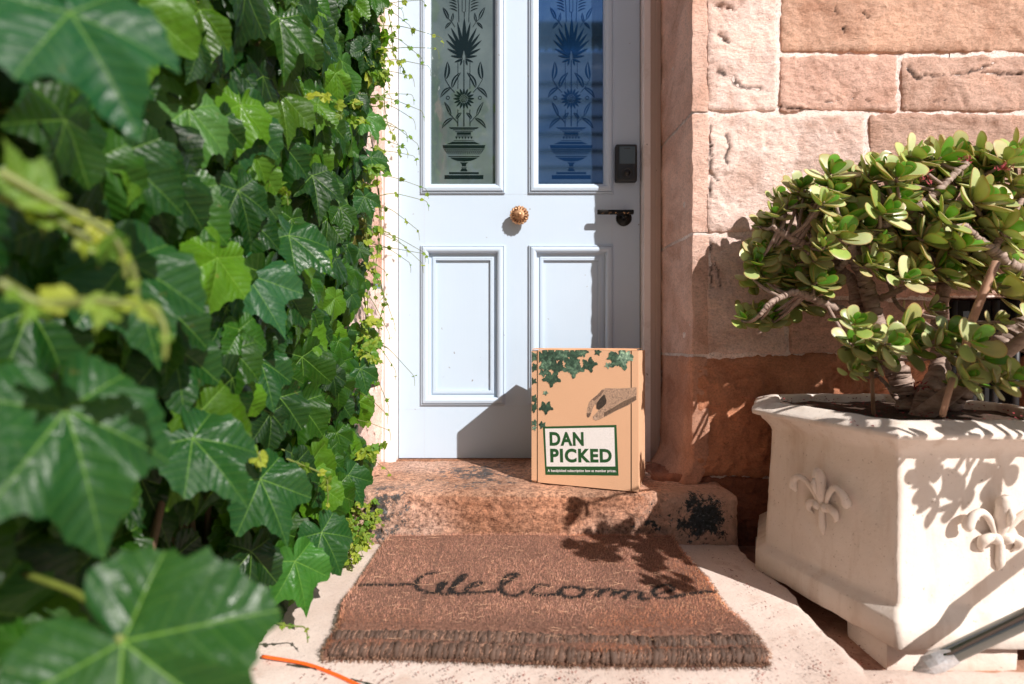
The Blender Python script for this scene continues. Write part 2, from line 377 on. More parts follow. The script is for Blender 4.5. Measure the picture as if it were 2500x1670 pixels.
M['redflower'] = mat_simple('dried_red_flower', (0.30, 0.035, 0.045), 0.8, var=0.4, vscale=60)
M['cane'] = mat_simple('bamboo_cane', (0.42, 0.24, 0.15), 0.6, var=0.25, vscale=30, bump=(40, 0.4, 0.002))
M['orange'] = mat_simple('orange_rubber', (0.85, 0.13, 0.015), 0.45)
M['steel'] = mat_simple('dark_metal_tube', (0.20, 0.21, 0.20), 0.22, 0.9, bump=(300, 0.1, 0.0005))
M['tape'] = mat_simple('silver_tape', (0.55, 0.55, 0.56), 0.38, 0.35, bump=(55, 0.8, 0.004), var=0.15, vscale=60)
def mat_fibre(name):
    t = NT(name); c = t.attr(); t.setb(Base_Color=c, Roughness=0.8); return t.m
M['fibre'] = mat_fibre('coir_fibre')
def mat_coir():
    t = NT('coir_pile'); c = t.mix(t.ramp(t.noise(180, 6, 0.8), [(0.35, 0.0), (0.62, 1.0)]), (0.08, 0.035, 0.024), (0.34, 0.17, 0.115)); c = t.mix(1.0, c, t.attr(), 'MULTIPLY')
    return t.setb(Base_Color=c, Roughness=0.95, Normal=t.bump(t.noise(220, 6, 0.8), 1.0, 0.006))
M['coir'] = mat_coir()
def mat_card(name, base, dots=True):
    t = NT(name); c = t.mix(t.ramp(t.noise(3, 4), [(0.3, 0.0), (0.7, 1.0)]), tuple(x*0.93 for x in base), base)
    if dots:
        uv = t.n('ShaderNodeUVMap'); s = t.n('ShaderNodeSeparateXYZ'); t.l(uv.outputs[0], s.inputs[0]); p = 0.0034
        u = t.math('DIVIDE', s.outputs[0], p); v = t.math('DIVIDE', s.outputs[1], p * 0.866)
        row = t.math('MULTIPLY', t.math('MODULO', t.math('FLOOR', v), 2.0), 0.5)
        fu = t.math('SUBTRACT', t.math('FRACT', t.math('ADD', u, row)), 0.5); fv = t.math('SUBTRACT', t.math('FRACT', v), 0.5)
        d = t.math('SQRT', t.math('ADD', t.math('MULTIPLY', fu, fu), t.math('MULTIPLY', fv, fv)))
        c = t.mix(t.ramp(d, [(0.22, 0.9), (0.27, 0.0)]), c, tuple(x*f for x, f in zip(base, (0.33, 0.22, 0.18))))
    return t.setb(Base_Color=c, Roughness=0.7, Normal=t.bump(t.noise(9, 3), 0.15, 0.003))
M['card'] = mat_card('printed_orange_card', (0.80, 0.48, 0.29)); M['card_plain'] = mat_card('card_edge', (0.72, 0.38, 0.20), False)
M['print_green'] = mat_simple('green_ink', (0.012, 0.075, 0.018), 0.6, var=0.25, vscale=200)
def mat_label():
    t = NT('dotted_white_ink'); uv = t.n('ShaderNodeTexCoord'); v = t.n('ShaderNodeTexVoronoi'); v.inputs['Scale'].default_value = 420; t.l(uv.outputs['Object'], v.inputs[0])
    return t.setb(Base_Color=t.mix(t.ramp(v.outputs['Distance'], [(0.25, 0.35), (0.4, 0.0)]), (0.80, 0.76, 0.74), (0.20, 0.24, 0.18)), Roughness=0.7)
M['label'] = mat_label(); M['print_white'] = mat_simple('white_ink', (0.85, 0.82, 0.80), 0.7)
def mat_pleaf():
    t = NT('leaf_print'); a = t.attr(); n = t.ramp(t.noise(90, 7, 0.8), [(0.40, (0.25, 0.3, 0.3)), (0.55, (1, 1, 1)), (0.68, (2.6, 2.2, 2.0))])
    return t.setb(Base_Color=t.mix(1.0, a, n, 'MULTIPLY'), Roughness=0.7)
M['pleaf'] = mat_pleaf()
def mat_phand():
    t = NT('hand_print'); a = t.attr(); n = t.ramp(t.noise(300, 4, 0.8), [(0.38, (0.35, 0.35, 0.35)), (0.58, (1.15, 1.1, 1.05))])
    return t.setb(Base_Color=t.mix(1.0, a, n, 'MULTIPLY'), Roughness=0.7)
M['phand'] = mat_phand()
M['weatherboard'] = mat_simple('pale_weatherboard_paint', (0.72, 0.76, 0.82), 0.5)
M['iron_lace'] = mat_simple('painted_iron_lace', (0.10, 0.13, 0.10), 0.5)
M['crack'] = mat_simple('mossy_crack', (0.03, 0.035, 0.02), 0.95)
M['debris'] = mat_simple('dry_reddish_debris', (0.20, 0.05, 0.035), 0.85, var=0.5, vscale=90)

# ================================================================= SETTING
YD, YW = 2.0, 1.672
mb = MB(); mb.add([(-60,-60,-0.055),(60,-60,-0.055),(60,60,-0.055),(-60,60,-0.055)], [(0,1,2,3)])
tag(mb.build('ground', M['earth'], smooth=False), kind='structure')
def pave_disp(seed):
    return lambda V, N: fbm(V, 0.16, 5, seed) * 0.0022 + np.where(np.abs(N[:, 2]) < 0.8, fbm(V, 0.03, 3, seed+9) * 0.003, 0)
mb = MB()
def edge_shift(V):
    V = V.copy(); e = np.clip((V[:, 0] - 0.35) / 0.3, 0, 1)
    V[:, 0] += e * (fbm(V * [0, 1, 0], 0.09, 3, 77) * 0.006 - 0.021 * np.clip((1.2 - V[:, 1]) / 0.3, 0, 1))
    return V
rbox(mb, (-0.95, -1.0, -0.12), (0.662, 1.56, 0.0), 0.012, 0.012, pave_disp(3), '+z+x', post=edge_shift)
rbox(mb, (0.50, -1.0, -0.12), (2.6, 0.955, -0.0015), 0.012, 0.014, pave_disp(5), '+z+y')
rbox(mb, (-3.0, -6.0, -0.12), (4.0, -1.005, 0.0), 0.01, 0.2, None, '+z')
tag(mb.build('pavement', M['paving']), kind='structure')
mb = MB()   # crack running through the paving near the cable
cp = spline([PX(700, 1628, 0.966), PX(760, 1633, 0.955), PX(800, 1641, 0.945), PX(840, 1657, 0.926), PX(880, 1665, 0.917), PX(930, 1678, 0.90)], 6); cp[:, 2] = 0.0012
V = []; wd = 0.0032 * (1 + 0.5 * rng.uniform(-1, 1, len(cp)))
for i, p in enumerate(cp): V += [p + [0, wd[i], 0], p - [0, wd[i], 0]]
mb.add(V, [(2*i, 2*i+1, 2*i+3, 2*i+2) for i in range(len(cp)-1)])
tag(mb.build('pavement_crack', M['crack'], smooth=False), kind='structure')

# ---- walls of dressed sandstone blocks
PALE = (0.88, 0.67, 0.59); PEACH = (0.74, 0.47, 0.37); ORANGE = (0.68, 0.42, 0.30); BROWN = (0.63, 0.41, 0.32); RED = (0.40, 0.16, 0.08); DK = (0.36, 0.15, 0.09)  # stone tints, also carrying light: bright corner pale, dim right browner, shaded base red
def rock(seed, amp=0.008):
    def f(V, N):
        big = fbm(V, 0.11, 3, seed); r = 1 - np.abs(fbm(V, 0.055, 4, seed + 5)); fine = fbm(V, 0.016, 3, seed + 8)
        chips = np.clip(fbm(V, 0.045, 3, seed + 13) - 0.55, 0, 1)
        fn2 = fbm(V * [1, 1, 1.8], 0.022, 3, seed + 21); return (0.35 + big * 0.9 + (r - 0.6) * 0.8 + fine * 0.22 + np.abs(fn2) * 0.5 - chips * 2.2).clip(-0.3, 9) * amp - (0.008*gouge(V) if amp < 0.007 and amp > 0.005 else 0)
    return f
def wx(px): return (px - 1250) * YW / F
def wz(py): return EYE - (py - 835) * YW / F
GOU = [((1773,328),(1778,360),4),((1778,360),(1772,400),4),((1733,425),(1750,440),3),((1735,300),(1733,480),2),((1752,172),(1768,180),7),((1790,188),(1802,210),6),((1802,212),(1856,216),4),((1758,82),(1780,104),4),((1776,20),(1795,26),3),((1748,14),(1762,22),3),
       ((2215,168),(2240,195),5),((2240,195),(2252,184),3),((2252,188),(2340,184),2),((2340,184),(2385,172),3),((2385,172),(2432,150),3),((2385,176),(2490,182),2),((2035,18),(2040,36),2),((2105,30),(2118,46),2),((2055,72),(2062,84),2),((2010,252),(2060,243),2),((2080,240),(2120,246),2),((1900,262),(1990,268),2),((1733,590),(1738,700),3),((1745,640),(1760,700),2),((2268,250),(2310,244),2)]
GOU = [(np.array([wx(a[0]), wz(a[1])]), np.array([wx(b[0]), wz(b[1])]), w_/1280*1.67) for a, b, w_ in GOU]
def gouge(P):
    g = np.zeros(len(P)); Q = P[:, [0, 2]] + 0.006*np.stack([fbm(P, 0.02, 3, 71), fbm(P, 0.02, 3, 72)], 1)
    for a, b, w_ in GOU:
        ab = b-a; t = np.clip(((Q-a) @ ab)/(ab @ ab), 0, 1); g = np.maximum(g, np.exp(-(np.linalg.norm(Q-(a+t[:, None]*ab), axis=1)/(w_*1.1))**2))
    return g
wall = empty('stone_wall', (1.2, YW, 0), 'pink sandstone block wall to the right of the pale blue door', 'wall')
G = 0.0078
# rows: (top px, bottom px, [(x0 px, x1 px, tint, amp)])
RF = 2900
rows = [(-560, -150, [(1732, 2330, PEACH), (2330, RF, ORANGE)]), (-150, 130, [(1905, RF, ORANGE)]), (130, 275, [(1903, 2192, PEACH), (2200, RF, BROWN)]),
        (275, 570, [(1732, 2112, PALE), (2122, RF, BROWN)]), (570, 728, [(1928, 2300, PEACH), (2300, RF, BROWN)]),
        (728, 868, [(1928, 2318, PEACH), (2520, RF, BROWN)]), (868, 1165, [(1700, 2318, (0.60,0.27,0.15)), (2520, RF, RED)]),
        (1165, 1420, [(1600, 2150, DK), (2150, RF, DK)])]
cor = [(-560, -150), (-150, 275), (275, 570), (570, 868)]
mb = MB(); sd = 20
for (t, b, bl) in rows:
    for (x0, x1, tint) in bl:
        sd += 7; j = 1 + rng.uniform(-0.06, 0.06)
        yy = YW + (0.012 if t >= 1165 else (0.006 if t == 868 else 0))
        amp = 0.0062 if t < 868 else 0.011
        if x0 <= 1735 and t < 860: x0 = 1726
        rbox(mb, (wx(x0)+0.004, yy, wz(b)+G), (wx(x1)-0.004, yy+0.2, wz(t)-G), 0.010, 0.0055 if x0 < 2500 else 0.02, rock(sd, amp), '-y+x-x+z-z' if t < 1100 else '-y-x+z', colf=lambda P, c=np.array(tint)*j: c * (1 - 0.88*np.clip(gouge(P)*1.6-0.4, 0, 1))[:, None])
# quoin stones with a smooth chiselled margin at the corner, splayed reveal behind
for (t, b) in cor:
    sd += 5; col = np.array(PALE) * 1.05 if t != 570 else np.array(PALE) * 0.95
    if t != -560 and t != 275:   # quoin face (rock part) up to the vertical joint
        x1 = 1898 if t == -150 else 1920
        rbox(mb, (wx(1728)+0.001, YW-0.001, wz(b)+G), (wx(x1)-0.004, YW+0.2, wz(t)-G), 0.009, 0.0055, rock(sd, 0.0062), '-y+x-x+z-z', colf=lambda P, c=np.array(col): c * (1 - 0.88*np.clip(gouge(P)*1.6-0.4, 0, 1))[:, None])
    def chis(V, N, s=sd): return fbm(V, 0.05, 4, s) * 0.0016 + fbm(V * [1, 1, 0.25], 0.008, 2, s) * 0.0007
    def spl(V):
        V = V.copy(); V[:, 0] -= 0.055 * np.clip(V[:, 1] - YW, 0, 1); V[:, 0] += fbm(V * [0, 0.3, 1], 0.035, 4, 91) * 0.0028; return V
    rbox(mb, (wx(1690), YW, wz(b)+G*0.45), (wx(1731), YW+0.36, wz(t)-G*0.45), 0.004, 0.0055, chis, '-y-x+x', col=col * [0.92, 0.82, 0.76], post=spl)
# bottom quoin: battered base
def spl2(V):
    V = V.copy(); V[:, 0] -= 0.055 * np.clip(V[:, 1] - YW, 0, 1); V[:, 0] += fbm(V, 0.06, 4, 33) * 0.005 - 0.04 * np.clip((0.23 - V[:, 2]) / 0.08, 0, 1)**2
    V[:, 1] -= 0.03 * np.clip((0.23 - V[:, 2]) / 0.08, 0, 1)**2 * (V[:, 1] < YW + 0.1); return V
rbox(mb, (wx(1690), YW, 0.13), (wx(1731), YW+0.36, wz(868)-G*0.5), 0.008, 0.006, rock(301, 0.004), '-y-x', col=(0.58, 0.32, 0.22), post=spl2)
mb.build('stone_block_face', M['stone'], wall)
mb = MB()
def mort(V, N): return fbm(V, 0.05, 4, 8) * 0.0022
def mpost(V):
    V = V.copy(); V[:, 1] += 0.014*np.clip((wz(874) - V[:, 2])/0.01, 0, 1); return V
rbox(mb, (wx(1694), YW+0.005, -0.1), (wx(2322), YW+0.35, 2.72), 0.004, 0.009, mort, '-y', post=mpost)
rbox(mb, (wx(2322), YW+0.005, -0.1), (wx(2516), YW+0.35, wz(1168)), 0.002, 0.02, mort, '-y')
rbox(mb, (wx(2322), YW+0.005, wz(726)), (wx(2516), YW+0.35, 2.72), 0.002, 0.012, mort, '-y')
rbox(mb, (wx(2516), YW+0.005, -0.1), (wx(2900), YW+0.35, 2.72), 0.002, 0.03, mort, '-y')
def spm(V):
    V = V.copy(); V[:, 0] -= 0.055 * np.clip(V[:, 1] - YW, 0, 1); return V
rbox(mb, (wx(1690)+0.0045, YW+0.003, 0.1), (wx(1731), YW+0.36, 2.72), 0.003, 0.01, mort, '-x', post=spm)
mb.build('mortar_joint', M['mortar'], wall)
mb = MB(); mb.box((-0.62, YW, 2.72), (2.2, YW+0.34, 3.1), col=PEACH); mb.box((wx(1692)-0.03, YD+0.02, 0), (wx(2900), YD+0.1, 2.72), col=PEACH)
mb.build('lintel', M['stone'], wall)
# dark vent opening in the wall behind the plant
vent = empty('air_vent', (wx(2418), YW, wz(950)), 'black ribbed iron air vent low in the wall behind the jade plant', 'vent')
mb = MB(); mb.box((wx(2318), YW+0.05, wz(1165)+0.004), (wx(2520), YW+0.06, wz(728)-0.004)); mb.build('vent_back', M['dark'], vent, False)
mb = MB()
for k in range(4):
    x = wx(2340 + k * 52); tube(mb, [(x, YW+0.03, wz(1160)), (x, YW+0.02, wz(732))], 0.011, 8)
mb.build('vent_rib', M['vent'], vent)

# ---- left jamb and side wall under the ivy
lw = empty('side_wall', (-0.75, 0.6, 0), 'sandstone wall mostly hidden under green ivy to the left of the door', 'wall')
mb = MB()
def spl_l(V):
    V = V.copy(); V[:, 0] += 0.09 * np.clip(V[:, 1] - YW, 0, 1) + fbm(V, 0.05, 4, 14) * 0.003; return V
for (z0, z1, tn) in ((0.13, 0.44, PALE), (0.44, 0.80, PALE), (0.80, 1.22, PEACH), (1.22, 1.66, PALE), (1.66, 2.2, PALE), (2.2, 2.72, PEACH)):
    sd += 3; rbox(mb, (-0.80, YW, z0+0.005), (-0.515, YW+0.36, z1-0.005), 0.012, 0.008, rock(sd, 0.004), '-y+x', col=np.array(tn)*1.05, post=spl_l)
for (z0, z1) in ((-0.1, 0.3), (0.3, 0.7), (0.7, 1.15), (1.15, 1.6), (1.6, 2.1), (2.1, 2.7)):
    for (y0, y1) in ((-1.0, -0.3), (-0.3, 0.4), (0.4, 1.05), (1.05, 1.74)):
        sd += 3; rbox(mb, (-0.9, y0+0.005, z0+0.006), (-0.63, y1-0.005, z1-0.006), 0.015, 0.02, rock(sd, 0.008), '+x', col=PEACH)
mb.build('stone_block_face', M['stone'], lw)
mb = MB(); mb.box((-0.9, -1.0, -0.1), (-0.645, 1.75, 2.7)); mb.box((-0.8, YW+0.006, 0.1), (-0.5235, YW+0.34, 2.72)); mb.build('mortar_joint', M['mortar'], lw, False)

# ---- doorstep
mb = MB()
def step_d(V, N):
    worn = -0.008 * np.clip((1.62 - V[:, 1]) / 0.1, 0, 1) * np.exp(-((V[:, 0]-0.05)/0.3)**2) * (V[:, 2] > 0.1)
    front = (N[:, 1] < -0.5)
    return worn + fbm(V, 0.12, 3, 4) * 0.004 + fbm(V, 0.03, 4, 6) * np.where(front, 0.005, 0.0014) + fbm(V, 0.011, 3, 16) * np.where(front, 0.0022, 0.0006) - np.clip(fbm(V, 0.04, 3, 12)-0.5, 0, 1) * np.where(front, 0.018, 0.004)
def step_col(P):
    n = fbm(P, 0.12, 4, 41)[:, None]; m = fbm(P, 0.3, 2, 46)[:, None]
    c = np.array([0.46, 0.225, 0.135]) * (1 + 0.22 * n); top = (P[:, 2:3] > 0.149)
    c = c * (1 - 0.0 * top) + top * np.array([0.05, 0.06, 0.05]); pale = np.clip(m*1.3 + 0.15, 0, 1) * 0.7
    return np.clip(c * (1 - pale) + np.array([0.70, 0.49, 0.40]) * pale, 0.02, 1)
rbox(mb, (-0.66, 1.54, -0.06), (0.672, 1.99, 0.150), 0.030, 0.0055, step_d, '-y+z+x-x', colf=step_col)
mb.box((-0.5, 1.97, 0.0), (0.55, 2.1, 0.1490), col=(0.45, 0.22, 0.13))
tag(mb.build('doorstep', M['stone_step']), 'worn brown sandstone doorstep with flaking black paint, under the cardboard box', 'step')

# ================================================================= DOOR FRAME AND DOOR
DX0, DX1, DZ0, DZ1 = (974-1250)/640, (1562-1250)/640, 0.1525, 2.30
fr = empty('door_frame', (0, YD, 0.15), 'cream painted timber frame around the pale blue door', 'door frame')
def bead(mb, x0, x1, y0, y1, z0, z1, r=0.004): rbox(mb, (x0, y0, z0), (x1, y1, z1), r, 0.02, None, '-y+x-x+z-z')
mb = MB(); bead(mb, DX0-0.062, DX0-0.003, 1.962, 2.05, 0.140, 2.5); bead(mb, DX0-0.045, DX0-0.014, 1.955, 1.97, 0.140, 2.5, 0.003)
mb.build('jamb', M['frame_paint'], fr)
mb = MB(); bead(mb, DX1+0.003, DX1+0.030, 1.950, 2.05, 0.145, 2.5, 0.006); mb.build('jamb', M['frame_paint'], fr)
mb = MB(); bead(mb, DX1+0.0305, DX1+0.070, 1.962, 2.05, 0.145, 2.5, 0.003); bead(mb, DX1+0.050, DX1+0.058, 1.957, 1.97, 0.145, 2.5, 0.002)
mb.build('outer_architrave', M['architrave'], fr)
mb = MB(); bead(mb, DX0-0.06, DX1+0.06, 1.955, 2.05, DZ1+0.004, DZ1+0.09); mb.build('transom', M['frame_paint'], fr)
mb = MB(); mb.box((DX0, 2.02, DZ1+0.09), (DX1, 2.03, 2.72)); mb.build('fanlight', M['glass_green'], fr, False)

door = empty('front_door', (0, YD, 0.15), 'pale blue four panel front door with two etched glass panes', 'door')
def dx(px): return (px - 1250) / 640.0
def dz(py): return EYE - (py - 835) / 640.0
UL = (dx(1028), dx(1233)); UR = (dx(1291), dx(1497)); UZ = (dz(473), 2.16)
LZ = (dz(989), dz(599))
# slab with four openings
xs = [DX0, UL[0]+0.012, UL[1]-0.012, UR[0]+0.012, UR[1]-0.012, DX1]; zs = [DZ0, LZ[0]+0.012, LZ[1]-0.012, UZ[0]+0.012, UZ[1]-0.012, DZ1]
mb = MB()
for i in range(5):
    for j in range(5):
        if i in (1, 3) and j in (1, 3): continue
        mb.add([(xs[i], YD, zs[j]), (xs[i+1], YD, zs[j]), (xs[i+1], YD, zs[j+1]), (xs[i], YD, zs[j+1])], [(0,1,2,3)])
mb.add([(DX0,YD,DZ0),(DX1,YD,DZ0),(DX1,YD+.045,DZ0),(DX0,YD+.045,DZ0)], [(3,2,1,0)])
mb.add([(DX0,YD,DZ0),(DX0,YD+.045,DZ0),(DX0,YD+.045,DZ1),(DX0,YD,DZ1)], [(0,1,2,3)])
mb.add([(DX1,YD,DZ0),(DX1,YD,DZ1),(DX1,YD+.045,DZ1),(DX1,YD+.045,DZ0)], [(0,1,2,3)])
mb.add([(DX0,YD+.045,DZ0),(DX1,YD+.045,DZ0),(DX1,YD+.045,DZ1),(DX0,YD+.045,DZ1)], [(3,2,1,0)])
slab = mb.build('door_slab', M['door_paint'], door, False)
# faint joint lines between rails and stiles
mb = MB()
for (x0, x1, z) in ((UL[1], UR[0], UZ[0]-0.002), (UL[1], UR[0], LZ[0]-0.004), (DX0, UL[0]-0.0, dz(1000)), ):
    mb.box((x0, YD-0.0004, z), (x1, YD+0.001, z+0.0007))
for x in (UL[0]+0.012, UR[1]-0.005):
    mb.box((x, YD-0.0004, DZ0), (x+0.0007, YD+0.001, LZ[0])); mb.box((x, YD-0.0004, LZ[1]), (x+0.0007, YD+0.001, UZ[0]))
mb.build('joint_line', mat_simple('paint_joint', (0.45, 0.48, 0.54), 0.5), slab, False)
def arc(x0, h0, x1, h1, n=6, bulge=1):
    out = []
    for t in np.linspace(0, 1, n):
        a = t * math.pi / 2
        out.append((x0 + (x1-x0) * (math.sin(a) if bulge > 0 else 1-math.cos(a)), h0 + (h1-h0) * ((1-math.cos(a)) if bulge > 0 else math.sin(a))))
    return out
bol = [(0, 0), (0, 0.007), (0.003, 0.009), (0.0045, 0.009), (0.0048, 0.005), (0.0065, 0.005), (0.007, 0.012), (0.009, 0.0145), (0.0115, 0.0150)]
bol += [(0.016, 0.0165), (0.020, 0.0165), (0.024, 0.015), (0.0275, 0.012), (0.0295, 0.0085), (0.030, 0.002), (0.0305, -0.006)]
for (X, nm) in ((UL, 'l'), (UR, 'r')):
    # lower panels
    mb = MB(); mitre(mb, (X[0], X[1], LZ[0], LZ[1]), bol + [(0.042, -0.008), (0.043, -0.003), (0.049, -0.002)], YD)
    mb.build('panel_moulding', M['door_paint'], door, False)
    mb = MB(); mitre(mb, (X[0], X[1], LZ[0], LZ[1]), [(0.0485, -0.0025), (0.056, -0.003), (0.0565, -0.013)], YD)
    x0, x1, z0, z1 = X[0]+0.0565, X[1]-0.0565, LZ[0]+0.0565, LZ[1]-0.0565
    mb.add([(x0, YD+.013, z0), (x1, YD+.013, z0), (x1, YD+.013, z1), (x0, YD+.013, z1)], [(0,1,2,3)])
    mb.build('lower_panel', M['door_paint'], door, False)
    # glazing
    mb = MB(); mitre(mb, (X[0], X[1], UZ[0], UZ[1]), bol[:-3] + [(0.031, 0.009), (0.032, 0.004), (0.036, 0.003), (0.037, -0.012)], YD); mb.build('glazing_bead', M['door_paint'], door, False)
    g = 0.0365; gl = MB(); gl.box((X[0]+g, YD+0.0115, UZ[0]+g), (X[1]-g, YD+0.016, UZ[1]-g))
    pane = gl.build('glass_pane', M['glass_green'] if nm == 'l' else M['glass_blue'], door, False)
    # etched urn and flowers, lying on the pane
    ox = 0 if nm == 'l' else 262.0
    et = MB(); lay = [0]
    def E(x, y): return ray_plane(1040 + ox + x/3.41, y/3.41, (0, YD+0.0112, 0), np.array([0, 1.0, 0]))
    def poly(pts):
        lay[0] += 1; P = np.array([E(*p) for p in pts]); P[:, 1] -= 0.00001 * lay[0]; et.add(P, [tuple(range(len(P)))])
    def strip(pts, wd):
        lay[0] += 1; pts = np.array(pts, float); T = np.gradient(pts, axis=0); T /= np.linalg.norm(T, axis=1, keepdims=True)
        wd = np.broadcast_to(wd, (len(pts),)); Nn = np.stack([-T[:, 1], T[:, 0]], 1) * wd[:, None] / 2
        A = np.array([E(*p) for p in pts + Nn]); B = np.array([E(*p) for p in pts - Nn]); V = np.empty((2*len(pts), 3)); V[0::2] = A; V[1::2] = B
        V[:, 1] -= 0.00001 * lay[0]; et.add(V, [(2*i, 2*i+1, 2*i+3, 2*i+2) for i in range(len(pts)-1)])
    def petal(x0, y0, x1, y1, w_, bend=0.0, hollow=False):
        a = np.array([x0, y0], float); b = np.array([x1, y1], float); d = b-a; nn = np.array([-d[1], d[0]]) / np.linalg.norm(d)
        t = np.linspace(0, 1, 12); mid = a + np.outer(t, d) + np.outer(np.sin(t*math.pi) * bend, nn)
        ww = w_ * np.sin(np.clip(t, 0.01, 0.99)**0.8 * math.pi)**0.75
        if hollow:
            o1 = mid + nn * (ww/2)[:, None]; i1 = mid + nn * (ww/2*0.25)[:, None]; strip(mid + nn * (ww*0.32)[:, None], ww*0.36); strip(mid - nn * (ww*0.32)[:, None], ww*0.36)
        else: strip(mid, np.maximum(ww*0.80, 0.5))
    cx = 316
    def ring(x, y, r0, r1, n=24):
        lay[0] += 1; V = []
        for k in range(n):
            a = k*2*math.pi/n; V += [E(x+r0*math.cos(a), y+r0*math.sin(a)), E(x+r1*math.cos(a), y+r1*math.sin(a))]
        V = np.array(V); V[:, 1] -= 0.00001*lay[0]; et.add(V, [(2*k, 2*k+1, (2*k+3) % (2*n), (2*k+2) % (2*n)) for k in range(n)])
    def rows_(y0, y1, a0, a1): poly([(cx-a0, y0), (cx+a0, y0), (cx+a1, y1), (cx-a1, y1)])
    rows_(1458, 1491, 162, 162); rows_(1433, 1450, 124, 124)
    poly([(cx-32, 1426), (cx+32, 1426), (cx+20, 1404), (cx+18, 1400), (cx-18, 1400), (cx-20, 1404)]); rows_(1390, 1395, 22, 22)
    poly([(cx-16, 1384), (cx+16, 1384), (cx+20, 1365), (cx+34, 1352), (cx-34, 1352), (cx-20, 1365)])
    poly([(cx-118, 1312), (cx-90, 1328), (cx-55, 1340), (cx, 1345), (cx+55, 1340), (cx+90, 1328), (cx+118, 1312)]); rows_(1299, 1307, 132, 126)
    for k in range(19):
        f = (k-9)/9.0; x = cx + f*157; xb = cx + f*118
        poly([(x-6, 1250), (x+5, 1250), ((x+xb)/2+4, 1276), (xb, 1294), ((x+xb)/2-4, 1276)])
    rows_(1240, 1246, 168, 167); rows_(1208, 1235, 178, 172); poly([(cx-145, 1200), (cx+135, 1200), (cx+90, 1180), (cx-95, 1180)]); rows_(1168, 1172, 84, 86)
    for k in range(6):
        x = cx - 62 + k*25; poly([(x-11, 1137), (x+11, 1137), (x, 1159)])
    rows_(1128, 1132, 62, 62); rows_(1102, 1122, 58, 58); rows_(1093, 1098, 74, 72); rows_(1078, 1084, 92, 90); poly([(cx-125, 1060), (cx+125, 1060), (cx+108, 1073), (cx-108, 1073)])
    for x in (-50, 0, 50):
        strip([(cx+x, 1052), (cx+x, 912)], 9 if x == 0 else 6); strip([(cx+x, 740), (cx+x, 520 if x else 500)], 8 if x == 0 else 5)
    for k in range(16):
        a = k*math.pi/8; petal(cx+31*math.cos(a), 822+31*math.sin(a), cx+88*math.cos(a), 822+90*math.sin(a), 23, 0)
    ring(cx, 822, 22, 28); ring(cx, 822, 11, 16); ring(cx, 822, 0.1, 5)
    for s in (-1, 1):
        X_ = lambda x: cx + s*(x-cx)
        ring(X_(183), 814, 11, 16)
        petal(X_(165), 658, X_(178), 515, 46, 8*s, True); petal(X_(218), 728, X_(290), 605, 38, -14*s, True); petal(X_(205), 730, X_(122), 812, 32, -12*s*-1, True)
        strip(spline([(X_(160), 660), (X_(200), 725), (X_(240), 770)], 5), 5)
        petal(X_(208), 962, X_(153), 848, 28, 5*s, True); petal(X_(222), 984, X_(133), 1068, 30, 12*s, True); petal(X_(252), 988, X_(297), 938, 26, -4*s, True)
        strip(spline([(X_(205), 955), (X_(232), 985), (X_(262), 1020), (X_(264), 1050)], 5), 5)
        for (ax, ay, bx, by, wd) in ((312,425,262,185,34), (310,436,210,232,34), (310,448,182,280,32), (308,458,168,335,30), (306,468,178,405,28), (306,478,206,465,24), (308,490,238,518,22), (300,500,287,545,20)):
            petal(X_(ax), ay, X_(bx), by, wd, 0)
        petal(X_(188), 158, X_(140), 62, 30, 4*s, True); petal(X_(212), 182, X_(226), 106, 22, 3*s, True); petal(X_(208), 188, X_(160), 240, 22, 5*s, True)
        strip([(X_(190), 158), (X_(220), 190), (X_(242), 226)], 4)
        strip([(X_(275), 185), (X_(272), 60), (X_(262), -80)], 5); strip([(X_(302), -60), (X_(302), 95), (X_(316), 104)], 4)
        for k in range(7): petal(X_(262-k*2), 95-k*26, X_(196-k*4), 70-k*26, 10, 6*s)
    petal(cx+4, 420, cx+4, 150, 42, 0); strip([(cx+4, 146), (cx+4, 100)], 5)
    et.build('etched_motif', M['etch_dark'] if nm == 'l' else M['etch_blue'], pane, False)
mb = MB(); mb.box((DX0+0.004, YD+0.046, DZ0), (DX1-0.004, YD+0.05, DZ1)); mb.build('door_back', M['dark'], door, False)
# knob
KX, KZ = dx(1268)*1.0 - 0.0008, 1.070
kn = MB()
def flute(j, a, r, h):
    if 5 <= j <= 9: r = r * (1 + 0.035*np.cos(a*16)); h = h + 0.0016*np.cos(a*16)
    if 10 <= j <= 12: r = r * (1 + 0.05*np.cos(a*16+math.pi)); h = h - 0.0028*(np.cos(a*16) > 0)
    return r, h
prof = [(0.020, 0.0), (0.021, 0.006), (0.014, 0.009), (0.0125, 0.018), (0.022, 0.023), (0.030, 0.026), (0.0345, 0.031), (0.0355, 0.035), (0.0345, 0.038), (0.032, 0.040),
        (0.030, 0.0405), (0.024, 0.0445), (0.018, 0.0475), (0.0165, 0.0495), (0.0135, 0.0495), (0.012, 0.0525), (0.007, 0.0555), (0.004, 0.0575), (0.0005, 0.058)]
lathe(kn, prof, (KX, YD, KZ), (0, -1, 0), 96, flute)
knob = kn.build('door_knob', M['brass'], door)
mb = MB()
for k in range(16):
    a = (k+0.5)*math.pi/8
    for (r0, r1, wd, h) in ((0.0195, 0.0295, 0.0023, 0.0452),):
        c_, s_ = math.cos(a), math.sin(a); P = lambda r, t, hh: (KX + r*c_ - t*s_, YD-hh, KZ + r*s_ + t*c_)
        mb.add([P(r0, 0, h+0.0035), P((r0+r1)/2+0.001, wd, h+0.0005), P(r1, 0, h-0.0035), P((r0+r1)/2+0.001, -wd, h+0.0005)], [(0,1,2,3)])
